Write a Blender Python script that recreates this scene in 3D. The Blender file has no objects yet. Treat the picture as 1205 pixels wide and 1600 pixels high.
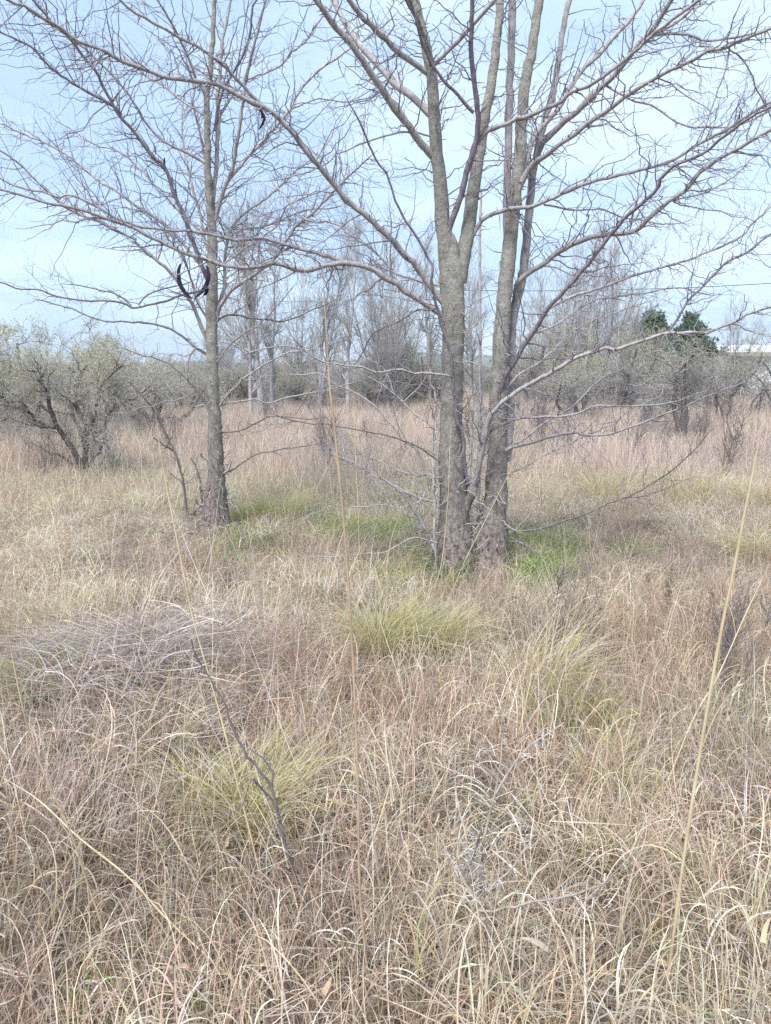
import bpy, math, random
import numpy as np
from mathutils import Vector

rng = np.random.default_rng(11)
random.seed(11)
S = bpy.context.scene

# ------------------------------------------------------------------ camera
F_PX, W_PX, H_PX = 1186.0, 1205.0, 1600.0        # focal length in photo pixels
CAM_Z, PITCH = 1.55, math.radians(10.7)
cam_d = bpy.data.cameras.new('camera')
cam_d.sensor_fit = 'VERTICAL'; cam_d.sensor_height = 24.0
cam_d.lens = 24.0 * F_PX / H_PX
cam_d.clip_start = 0.05; cam_d.clip_end = 12000
cam = bpy.data.objects.new('camera', cam_d)
S.collection.objects.link(cam)
cam.location = (0, 0, CAM_Z)
cam.rotation_euler = (math.radians(90) - PITCH, 0, 0)
S.camera = cam

# ------------------------------------------------------------------ sky, sun, exposure
SUN_EL, SUN_AZ = math.radians(56), math.radians(205)     # azimuth clockwise from +Y (behind the camera)
w = bpy.data.worlds.new('World'); S.world = w; w.use_nodes = True
nt = w.node_tree; N = nt.nodes; L = nt.links; N.clear()
out = N.new('ShaderNodeOutputWorld'); bg = N.new('ShaderNodeBackground')
bg.inputs['Strength'].default_value = 0.075
sky = N.new('ShaderNodeTexSky'); sky.sky_type = 'NISHITA'; sky.sun_disc = False
sky.sun_elevation = SUN_EL; sky.sun_rotation = SUN_AZ
sky.air_density = 1.0; sky.dust_density = 1.5; sky.ozone_density = 1.5
tc = N.new('ShaderNodeTexCoord'); mp = N.new('ShaderNodeMapping')
mp.inputs['Scale'].default_value = (1.1, 1.1, 4.2); mp.inputs['Location'].default_value = (0.35, 0.1, 0.2)
nz = N.new('ShaderNodeTexNoise'); nz.inputs['Scale'].default_value = 2.3
nz.inputs['Detail'].default_value = 7; nz.inputs['Roughness'].default_value = 0.55
rp = N.new('ShaderNodeValToRGB')
rp.color_ramp.elements[0].position = 0.42; rp.color_ramp.elements[0].color = (2.3, 3.15, 4.3, 1)
rp.color_ramp.elements[1].position = 0.64; rp.color_ramp.elements[1].color = (3.4, 4.15, 4.8, 1)
mx = N.new('ShaderNodeMix'); mx.data_type = 'RGBA'; mx.inputs['Factor'].default_value = 0.86
L.new(tc.outputs['Generated'], mp.inputs['Vector']); L.new(mp.outputs['Vector'], nz.inputs['Vector'])
L.new(nz.outputs['Fac'], rp.inputs['Fac'])
L.new(sky.outputs['Color'], mx.inputs['A']); L.new(rp.outputs['Color'], mx.inputs['B'])
L.new(mx.outputs['Result'], bg.inputs['Color']); L.new(bg.outputs['Background'], out.inputs['Surface'])

sun_d = bpy.data.lights.new('sun', 'SUN'); sun_d.energy = 1.5; sun_d.angle = math.radians(18)
sun_d.color = (1.0, 0.975, 0.94)
sun = bpy.data.objects.new('sun', sun_d); S.collection.objects.link(sun)
sd = Vector((math.sin(SUN_AZ) * math.cos(SUN_EL), math.cos(SUN_AZ) * math.cos(SUN_EL), math.sin(SUN_EL)))
sun.rotation_euler = (-sd).to_track_quat('-Z', 'Y').to_euler()
sun.location = sd * 30

S.view_settings.view_transform = 'Standard'; S.view_settings.look = 'None'
S.view_settings.gamma = 1; S.view_settings.use_curve_mapping = False
S.view_settings.exposure = 1.86
S.render.engine = 'CYCLES'
cy = S.cycles
cy.max_bounces = 6; cy.diffuse_bounces = 3; cy.glossy_bounces = 2; cy.transmission_bounces = 3
cy.transparent_max_bounces = 4; cy.volume_bounces = 0; cy.use_denoising = False
cy.denoiser = 'OPENIMAGEDENOISE'; cy.denoising_input_passes = 'RGB_ALBEDO_NORMAL'; cy.denoising_prefilter = 'ACCURATE'
cy.use_adaptive_sampling = True; cy.adaptive_threshold = 0.015; cy.adaptive_min_samples = 12
cy.caustics_reflective = False; cy.caustics_refractive = False

# ------------------------------------------------------------------ helpers
def lin(r, g, b):
    f = lambda c: (c / 255 / 12.92) if c / 255 <= 0.04045 else ((c / 255 + 0.055) / 1.055) ** 2.4
    return np.array([f(r), f(g), f(b)])

def gz(x, y):
    x = np.asarray(x, float); y = np.asarray(y, float)
    near = np.clip((40 - y) / 40, 0, 1)
    z = near * (0.035 * np.sin(0.9 * x + 0.6 * y) + 0.025 * np.sin(1.9 * x - 1.3 * y + 1.0))
    z = z + 0.27 * np.exp(-(((x + 1.18) / 0.44) ** 2 + ((y - 3.30) / 0.40) ** 2))
    return z

def ray(px, py):
    x = (px - W_PX / 2) / F_PX; v = -(py - H_PX / 2) / F_PX
    return np.array([x, math.cos(PITCH) + v * math.sin(PITCH), -math.sin(PITCH) + v * math.cos(PITCH)])

def at(px, py, Y):                     # the point of that pixel's ray at distance Y into the scene
    d = ray(px, py); return np.array([0, 0, CAM_Z]) + d * (Y / d[1])

def ground(px, py):                    # where the ray meets the ground
    d = ray(px, py); t = CAM_Z / -d[2]
    for _ in range(6):
        p = np.array([0, 0, CAM_Z]) + d * t
        t = (CAM_Z - gz(p[0], p[1])) / -d[2]
    p = np.array([0, 0, CAM_Z]) + d * t
    p[2] = gz(p[0], p[1]); return p

def col_at(px, Y):                     # a spot on the ground in the pixel column, at distance Y
    x = (px - W_PX / 2) / F_PX * Y * 1.02
    return np.array([x, Y, float(gz(x, Y))])

def mesh(name, V, Q, smooth=True, cols=None):
    V = np.ascontiguousarray(V, np.float32).reshape(-1, 3); Q = np.ascontiguousarray(Q, np.int32)
    me = bpy.data.meshes.new(name); k = Q.shape[1]
    me.vertices.add(len(V)); me.vertices.foreach_set('co', V.ravel())
    me.loops.add(Q.size); me.loops.foreach_set('vertex_index', Q.ravel())
    me.polygons.add(len(Q))
    me.polygons.foreach_set('loop_start', np.arange(0, Q.size, k, dtype=np.int32))
    me.polygons.foreach_set('loop_total', np.full(len(Q), k, np.int32))
    me.polygons.foreach_set('use_smooth', np.full(len(Q), smooth))
    me.update(calc_edges=True)
    if cols is not None:
        ca = me.color_attributes.new('Col', 'FLOAT_COLOR', 'POINT')
        c = np.ones((len(V), 4), np.float32); c[:, :3] = cols
        ca.data.foreach_set('color', c.ravel())
    return me

def obj(name, me, mat=None, parent=None, loc=None):
    o = bpy.data.objects.new(name, me); S.collection.objects.link(o)
    if mat is not None and me is not None and not me.materials: me.materials.append(mat)
    if parent is not None: o.parent = parent
    if loc is not None: o.location = loc
    return o

def thing(name, label, cat, loc=(0, 0, 0), group=None):
    o = obj(name, None, loc=loc); return tag(o, label, cat, group)

def tag(o, label, cat, group=None):
    o['label'] = label; o['category'] = cat
    if group: o['group'] = group
    return o

def stuff(o, label=None, cat=None):
    o['kind'] = 'stuff'
    if label: o['label'] = label; o['category'] = cat
    return o

def norm(v): return v / np.maximum(np.linalg.norm(v, axis=-1, keepdims=True), 1e-9)

def tubes(P, R, sides):                # P [N,K,3], R [N,K] -> verts, quads
    P = np.asarray(P, float); R = np.asarray(R, float); n, k, _ = P.shape
    T = norm(np.gradient(P, axis=1))
    m = np.abs(norm(P[:, -1] - P[:, 0])); ax = np.argmin(m, axis=1)
    ref = np.eye(3)[ax][:, None, :]
    A = norm(np.cross(T, ref)); B = np.cross(T, A)
    a = np.arange(sides) * 2 * math.pi / sides
    V = P[:, :, None] + R[:, :, None, None] * (np.cos(a)[None, None, :, None] * A[:, :, None] + np.sin(a)[None, None, :, None] * B[:, :, None])
    i = np.arange(n)[:, None, None] * k * sides; j = np.arange(k - 1)[None, :, None] * sides
    s = np.arange(sides)[None, None, :]; s2 = (s + 1) % sides
    Q = np.stack([i + j + s, i + j + s2, i + j + sides + s2, i + j + sides + s], -1).reshape(-1, 4)
    return V.reshape(-1, 3), Q

class Mesh:                            # collects tubes / strips into one mesh
    def __init__(s): s.V = []; s.Q = []; s.n = 0
    def add(s, V, Q):
        if len(V) == 0: return s
        s.V.append(V); s.Q.append(Q + s.n); s.n += len(V); return s
    def tube(s, P, R, sides):
        if len(P) == 0: return s
        return s.add(*tubes(P, R, sides))
    def box(s, x0, x1, y0, y1, z0, z1):
        V = np.array([[x, y, z] for z in (z0, z1) for y in (y0, y1) for x in (x0, x1)], float)
        return s.add(V, np.array([[0, 2, 3, 1], [4, 5, 7, 6], [0, 1, 5, 4], [2, 6, 7, 3], [0, 4, 6, 2], [1, 3, 7, 5]]))
    def build(s, name, smooth=True): return mesh(name, np.concatenate(s.V), np.concatenate(s.Q), smooth)

def spline(pts, n):                    # Catmull-Rom through the points, n samples evenly in chord length
    p = np.asarray(pts, float)
    if len(p) == 2: p = np.stack([p[0], (p[0] + p[1]) / 2, p[1]])
    q = np.concatenate([[2 * p[0] - p[1]], p, [2 * p[-1] - p[-2]]])
    d = np.concatenate([[0], np.cumsum(np.linalg.norm(np.diff(p[:, :3], axis=0), axis=1))])
    t = np.linspace(0, d[-1], n); i = np.clip(np.searchsorted(d, t, side='right') - 1, 0, len(p) - 2)
    u = ((t - d[i]) / np.maximum(d[i + 1] - d[i], 1e-9))[:, None]
    a, b, c, e = q[i], q[i + 1], q[i + 2], q[i + 3]
    return 0.5 * (2 * b + (c - a) * u + (2 * a - 5 * b + 4 * c - e) * u ** 2 + (3 * b - a - 3 * c + e) * u ** 3)

def rand_unit(n): return norm(rng.normal(size=(n, 3)))

def grow(P, R, n, t=(0.1, 0.98), ang=(40, 75), length=(0.2, 0.6), k=6, zig=0.0, wig=0.15, up=0.0, rr=0.5,
         rmin=0.0012, tip=0.35, taper=0.6, flat=1.0, lenw=True):
    """n side shoots from the branches P [M,K,3] with radii R: returns their own [n,k,3], [n,k]."""
    if n <= 0 or len(P) == 0: return np.zeros((0, k, 3)), np.zeros((0, k))
    M, K, _ = P.shape
    Ls = np.linalg.norm(np.diff(P, axis=1), axis=2).sum(1)
    m = rng.choice(M, n, p=Ls / Ls.sum()) if lenw else rng.integers(0, M, n)
    tt = rng.uniform(*t, n); f = tt * (K - 1); i = np.minimum(f.astype(int), K - 2); u = (f - i)[:, None]
    p0 = P[m, i] * (1 - u) + P[m, i + 1] * u
    r0 = R[m, i] * (1 - u[:, 0]) + R[m, i + 1] * u[:, 0]
    T = norm(P[m, i + 1] - P[m, i])
    side = norm(np.cross(T, rand_unit(n)))
    side[:, 2] *= flat; side = norm(side)
    a = np.radians(rng.uniform(*ang, n))[:, None]
    d = norm(T * np.cos(a) + side * np.sin(a))
    ln = rng.uniform(*length, n) * (1 - taper * tt)
    step = (ln / (k - 1))[:, None]
    out = np.zeros((n, k, 3)); out[:, 0] = p0
    zv = norm(np.cross(d, rand_unit(n)))
    for j in range(1, k):
        d = norm(d + wig * rng.normal(size=(n, 3)) + np.array([0, 0, up]))
        s = zv * zig * (1 if j % 2 else -1) * rng.uniform(0.1, 1.5, (n, 1))
        kink = (rng.uniform(size=(n, 1)) < 0.14) * rng.normal(size=(n, 3)) * zig * 1.3
        d = norm(d + 0.5 * kink); out[:, j] = out[:, j - 1] + norm(d + s + kink) * step * rng.uniform(0.6, 1.4, (n, 1))
    rb = np.maximum(np.minimum(r0 * rr, r0 * 0.9), rmin) * rng.uniform(0.75, 1.1, n)
    rad = rb[:, None] * np.linspace(1, tip, k)[None, :]
    return out, np.maximum(rad, rmin * 0.55)

# ------------------------------------------------------------------ materials
def mat_new(name):
    m = bpy.data.materials.new(name); m.use_nodes = True; t = m.node_tree
    b = t.nodes['Principled BSDF']; b.inputs['Specular IOR Level'].default_value = 0.2
    b.inputs['Roughness'].default_value = 0.85
    return m, t, b

def bark(name, c1, c2, scale=30, bump=0.4, patch=None, patch_amt=0.5, stretch=(1, 1, 0.35)):
    m, t, b = mat_new(name); N = t.nodes; L = t.links
    tc = N.new('ShaderNodeTexCoord'); mp = N.new('ShaderNodeMapping'); mp.inputs['Scale'].default_value = stretch
    L.new(tc.outputs['Object'], mp.inputs['Vector'])
    n1 = N.new('ShaderNodeTexNoise'); n1.inputs['Scale'].default_value = scale; n1.inputs['Detail'].default_value = 6
    n1.inputs['Roughness'].default_value = 0.65
    L.new(mp.outputs['Vector'], n1.inputs['Vector'])
    r = N.new('ShaderNodeValToRGB')
    r.color_ramp.elements[0].position = 0.33; r.color_ramp.elements[0].color = (*c1, 1)
    r.color_ramp.elements[1].position = 0.66; r.color_ramp.elements[1].color = (*c2, 1)
    L.new(n1.outputs['Fac'], r.inputs['Fac']); col = r.outputs['Color']
    if patch is not None:
        n2 = N.new('ShaderNodeTexNoise'); n2.inputs['Scale'].default_value = scale * 0.9; n2.inputs['Detail'].default_value = 3
        L.new(tc.outputs['Object'], n2.inputs['Vector'])
        r2 = N.new('ShaderNodeValToRGB'); r2.color_ramp.elements[0].position = 0.58; r2.color_ramp.elements[1].position = 0.66
        r2.color_ramp.elements[1].color = (patch_amt,) * 3 + (1,)
        L.new(n2.outputs['Fac'], r2.inputs['Fac'])
        mx = N.new('ShaderNodeMix'); mx.data_type = 'RGBA'; mx.inputs['B'].default_value = (*patch, 1)
        L.new(r2.outputs['Color'], mx.inputs['Factor']); L.new(col, mx.inputs['A']); col = mx.outputs['Result']
    L.new(col, b.inputs['Base Color'])
    if bump:
        bp = N.new('ShaderNodeBump'); bp.inputs['Strength'].default_value = bump; bp.inputs['Distance'].default_value = 0.012
        L.new(n1.outputs['Fac'], bp.inputs['Height']); L.new(bp.outputs['Normal'], b.inputs['Normal'])
    return m

def trunk_mat():                       # lower bole scaly and reddish, higher bark smooth grey with fine cross bands
    m, t, b = mat_new('locust_trunk_bark'); N = t.nodes; L = t.links
    tc = N.new('ShaderNodeTexCoord'); sx = N.new('ShaderNodeSeparateXYZ'); L.new(tc.outputs['Object'], sx.inputs['Vector'])
    n0 = N.new('ShaderNodeTexNoise'); n0.inputs['Scale'].default_value = 6; L.new(tc.outputs['Object'], n0.inputs['Vector'])
    ad = N.new('ShaderNodeMath'); ad.operation = 'MULTIPLY_ADD'; ad.inputs[1].default_value = 1.1
    L.new(n0.outputs['Fac'], ad.inputs[0]); L.new(sx.outputs['Z'], ad.inputs[2])
    mr = N.new('ShaderNodeMapRange'); mr.inputs['From Min'].default_value = 0.7; mr.inputs['From Max'].default_value = 2.1
    L.new(ad.outputs[0], mr.inputs['Value'])
    mp = N.new('ShaderNodeMapping'); mp.inputs['Scale'].default_value = (1, 1, 0.4); L.new(tc.outputs['Object'], mp.inputs['Vector'])
    n1 = N.new('ShaderNodeTexNoise'); n1.inputs['Scale'].default_value = 42; n1.inputs['Detail'].default_value = 7; n1.inputs['Roughness'].default_value = 0.7
    L.new(mp.outputs['Vector'], n1.inputs['Vector'])
    lo = N.new('ShaderNodeValToRGB'); e = lo.color_ramp.elements
    e[0].position = 0.38; e[0].color = (*lin(76, 67, 65), 1); e[1].position = 0.60; e[1].color = (*lin(150, 137, 132), 1)
    L.new(n1.outputs['Fac'], lo.inputs['Fac'])
    mp2 = N.new('ShaderNodeMapping'); mp2.inputs['Scale'].default_value = (0.8, 0.8, 1.3); L.new(tc.outputs['Object'], mp2.inputs['Vector'])
    n2 = N.new('ShaderNodeTexNoise'); n2.inputs['Scale'].default_value = 17; n2.inputs['Detail'].default_value = 5; n2.inputs['Roughness'].default_value = 0.62
    L.new(mp2.outputs['Vector'], n2.inputs['Vector'])
    hi = N.new('ShaderNodeValToRGB'); e = hi.color_ramp.elements
    e[0].position = 0.28; e[0].color = (*lin(122, 118, 112), 1); e[1].position = 0.68; e[1].color = (*lin(168, 164, 156), 1)
    L.new(n2.outputs['Fac'], hi.inputs['Fac'])
    mx = N.new('ShaderNodeMix'); mx.data_type = 'RGBA'
    L.new(mr.outputs['Result'], mx.inputs['Factor']); L.new(lo.outputs['Color'], mx.inputs['A']); L.new(hi.outputs['Color'], mx.inputs['B'])
    n3 = N.new('ShaderNodeTexVoronoi'); n3.inputs['Scale'].default_value = 38; L.new(tc.outputs['Object'], n3.inputs['Vector'])
    r3 = N.new('ShaderNodeValToRGB'); r3.color_ramp.elements[0].position = 0.12; r3.color_ramp.elements[0].color = (0.75, 0.75, 0.75, 1)
    r3.color_ramp.elements[1].position = 0.26; r3.color_ramp.elements[1].color = (0, 0, 0, 1)
    L.new(n3.outputs['Distance'], r3.inputs['Fac'])
    n4 = N.new('ShaderNodeTexNoise'); n4.inputs['Scale'].default_value = 9; L.new(tc.outputs['Object'], n4.inputs['Vector'])
    mm = N.new('ShaderNodeMath'); mm.operation = 'MULTIPLY'; L.new(r3.outputs['Color'], mm.inputs[0]); L.new(n4.outputs['Fac'], mm.inputs[1])
    m2 = N.new('ShaderNodeMix'); m2.data_type = 'RGBA'; m2.inputs['B'].default_value = (*lin(204, 202, 196), 1)
    L.new(mm.outputs[0], m2.inputs['Factor']); L.new(mx.outputs['Result'], m2.inputs['A'])
    # dark cross-wise lenticels and scars
    mp5 = N.new('ShaderNodeMapping'); mp5.inputs['Scale'].default_value = (9, 9, 26); L.new(tc.outputs['Object'], mp5.inputs['Vector'])
    n5 = N.new('ShaderNodeTexVoronoi'); n5.inputs['Scale'].default_value = 1.6; L.new(mp5.outputs['Vector'], n5.inputs['Vector'])
    r5 = N.new('ShaderNodeValToRGB'); r5.color_ramp.elements[0].position = 0.13; r5.color_ramp.elements[0].color = (0.85, 0.85, 0.85, 1)
    r5.color_ramp.elements[1].position = 0.22; r5.color_ramp.elements[1].color = (0, 0, 0, 1); L.new(n5.outputs['Distance'], r5.inputs['Fac'])
    m5 = N.new('ShaderNodeMath'); m5.operation = 'MULTIPLY'; L.new(r5.outputs['Color'], m5.inputs[0]); L.new(n0.outputs['Fac'], m5.inputs[1])
    m6 = N.new('ShaderNodeMix'); m6.data_type = 'RGBA'; m6.inputs['B'].default_value = (*lin(70, 62, 60), 1)
    L.new(m5.outputs[0], m6.inputs['Factor']); L.new(m2.outputs['Result'], m6.inputs['A'])
    L.new(m6.outputs['Result'], b.inputs['Base Color'])
    bp = N.new('ShaderNodeBump'); bp.inputs['Strength'].default_value = 1.0; bp.inputs['Distance'].default_value = 0.02
    L.new(n1.outputs['Fac'], bp.inputs['Height']); L.new(bp.outputs['Normal'], b.inputs['Normal'])
    return m

def grass_mat(name, trans=0.3, tinted=True):
    m, t, b = mat_new(name); N = t.nodes; L = t.links
    a = N.new('ShaderNodeAttribute'); a.attribute_name = 'Col'; col = a.outputs['Color']
    if tinted:
        i = N.new('ShaderNodeAttribute'); i.attribute_type = 'INSTANCER'; i.attribute_name = 'tint'
        mx = N.new('ShaderNodeMix'); mx.data_type = 'RGBA'; mx.blend_type = 'MULTIPLY'; mx.inputs['Factor'].default_value = 1
        L.new(col, mx.inputs['A']); L.new(i.outputs['Color'], mx.inputs['B']); col = mx.outputs['Result']
    L.new(col, b.inputs['Base Color']); b.inputs['Roughness'].default_value = 0.7
    tr = N.new('ShaderNodeBsdfTranslucent'); L.new(col, tr.inputs['Color'])
    ms = N.new('ShaderNodeMixShader'); ms.inputs['Fac'].default_value = trans
    L.new(b.outputs['BSDF'], ms.inputs[1]); L.new(tr.outputs['BSDF'], ms.inputs[2])
    L.new(ms.outputs['Shader'], N['Material Output'].inputs['Surface'])
    return m

M = {}
M['trunk'] = trunk_mat()
M['limb'] = bark('locust_limb_bark', lin(132, 126, 129), lin(182, 176, 175), 40, 0.3, lin(170, 166, 162), 0.4)
M['twig'] = bark('locust_twig_bark', lin(116, 111, 122), lin(164, 159, 168), 60, 0)
M['purple'] = bark('locust_shoot_bark', lin(108, 100, 110), lin(150, 142, 150), 50, 0.2)
M['pale'] = bark('pale_dead_bark', lin(144, 139, 138), lin(188, 183, 180), 60, 0.2)
M['thorn'] = bark('thorn_wood', lin(84, 72, 72), lin(128, 114, 112), 80, 0)
M['white_thorn'] = bark('white_thorn_wood', lin(196, 198, 202), lin(228, 230, 232), 80, 0)
M['dark'] = bark('dark_bark', lin(78, 71, 70), lin(118, 110, 106), 35, 0.5)
M['scrub'] = bark('scrub_twig_bark', lin(144, 140, 137), lin(186, 181, 175), 20, 0)
M['far_bark'] = bark('far_tree_bark', lin(142, 139, 142), lin(184, 181, 182), 12, 0.2)  # lightened: part of the distance haze is put into this bark colour
M['pod'] = bark('seed_pod_skin', lin(30, 24, 40), lin(58, 48, 72), 40, 0.3)
M['grass'] = grass_mat('dry_grass_blades', 0.28)
M['tuft'] = grass_mat('tussock_blades', 0.35, False)
M['leaf'] = grass_mat('small_leaves', 0.35, False)
M['stalk'] = bark('dry_stalk', lin(184, 164, 130), lin(212, 196, 164), 25, 0)
M['stalk2'] = bark('brown_stalk', lin(156, 134, 112), lin(190, 168, 144), 25, 0)
m, t, b = mat_new('white_paint'); b.inputs['Base Color'].default_value = (0.74, 0.75, 0.76, 1); M['white'] = m
M['white'] = bark('white_painted_wall', (0.66, 0.68, 0.70), (0.78, 0.79, 0.80), 2.0, 0)
M['roof'] = bark('metal_roof', (0.60, 0.62, 0.64), (0.72, 0.73, 0.74), 3.0, 0)
M['post'] = bark('weathered_post', lin(150, 146, 142), lin(186, 182, 178), 14, 0.2)
M['sap'] = bark('sapling_bark', lin(132, 121, 114), lin(174, 164, 155), 50, 0.2)
M['umber'] = bark('umber_twig_bark', lin(100, 92, 92), lin(140, 131, 129), 50, 0.2)
M['orange'] = bark('orange_plastic', lin(190, 110, 56), lin(214, 134, 74), 8, 0)
M['wire'] = bark('cable', (0.03, 0.03, 0.035), (0.05, 0.05, 0.055), 8, 0)

# ------------------------------------------------------------------ ground, hills
def ground_material():
    m, t, b = mat_new('field_soil'); N = t.nodes; L = t.links
    tc = N.new('ShaderNodeTexCoord')
    n1 = N.new('ShaderNodeTexNoise'); n1.inputs['Scale'].default_value = 26; n1.inputs['Detail'].default_value = 8; n1.inputs['Roughness'].default_value = 0.75
    L.new(tc.outputs['Object'], n1.inputs['Vector'])
    r = N.new('ShaderNodeValToRGB'); e = r.color_ramp.elements
    e[0].position = 0.35; e[0].color = (*lin(72, 62, 56), 1); e[1].position = 0.70; e[1].color = (*lin(150, 134, 118), 1)
    L.new(n1.outputs['Fac'], r.inputs['Fac'])
    n2 = N.new('ShaderNodeTexNoise'); n2.inputs['Scale'].default_value = 0.5; n2.inputs['Detail'].default_value = 4
    L.new(tc.outputs['Object'], n2.inputs['Vector'])
    r2 = N.new('ShaderNodeValToRGB'); r2.color_ramp.elements[0].position = 0.45; r2.color_ramp.elements[1].position = 0.7
    r2.color_ramp.elements[1].color = (0.5, 0.5, 0.5, 1)
    L.new(n2.outputs['Fac'], r2.inputs['Fac'])
    mx = N.new('ShaderNodeMix'); mx.data_type = 'RGBA'; mx.inputs['B'].default_value = (*lin(120, 118, 84), 1)
    L.new(r2.outputs['Color'], mx.inputs['Factor']); L.new(r.outputs['Color'], mx.inputs['A']); L.new(mx.outputs['Result'], b.inputs['Base Color'])
    bp = N.new('ShaderNodeBump'); bp.inputs['Strength'].default_value = 0.6; bp.inputs['Distance'].default_value = 0.02
    L.new(n1.outputs['Fac'], bp.inputs['Height']); L.new(bp.outputs['Normal'], b.inputs['Normal'])
    return m

gx = np.concatenate([-np.geomspace(1500, 9, 16), np.linspace(-8, 8, 81), np.geomspace(9, 1500, 16)])
gy = np.concatenate([[-200, -20], np.linspace(-4, 14, 91), np.geomspace(15, 1450, 26)])
X, Y = np.meshgrid(gx, gy); Z = gz(X, Y)
nx, ny = len(gx), len(gy); ii = (np.arange(ny - 1)[:, None] * nx + np.arange(nx - 1)[None]).ravel()
g = obj('ground', mesh('ground', np.stack([X, Y, Z], -1), np.stack([ii, ii + 1, ii + nx + 1, ii + nx], -1)), ground_material())
g['kind'] = 'structure'

hm = bark('hill_scrub', lin(70, 82, 70), lin(104, 108, 88), 0.05, 0)
def hills():
    xs = np.linspace(-1480, 1480, 241); ys = np.linspace(0, 1, 7)
    prof = 13 + 7 * np.sin(xs * 0.0052 + 1) + 4.5 * np.sin(xs * 0.0137 + 0.4) + 2 * np.sin(xs * 0.037) + rng.normal(0, 0.5, len(xs))
    V = np.stack([np.broadcast_to(xs, (7, 241)), 950 + 380 * ys[:, None] + 0 * xs, 1.15 * prof[None] * np.sin(ys * math.pi / 2)[:, None] ** 1.2 - 1], -1)
    i = (np.arange(6)[:, None] * 241 + np.arange(240)[None]).ravel()
    o = obj('hills', mesh('hills', V, np.stack([i, i + 1, i + 242, i + 241], -1)), hm); o['kind'] = 'structure'
hills()

# ------------------------------------------------------------------ locust trees traced limb by limb
def extend(P, r_end, ln):              # carry a limb on past the last traced point
    d = norm(P[-1] - P[-4]); n = max(4, int(ln / 0.12)); q = [P[-1]]
    for k in range(n):
        d = norm(d + rng.normal(size=3) * 0.07 + np.array([0, 0, 0.03])); q.append(q[-1] + d * ln / n)
    return np.array(q[1:])

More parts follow.
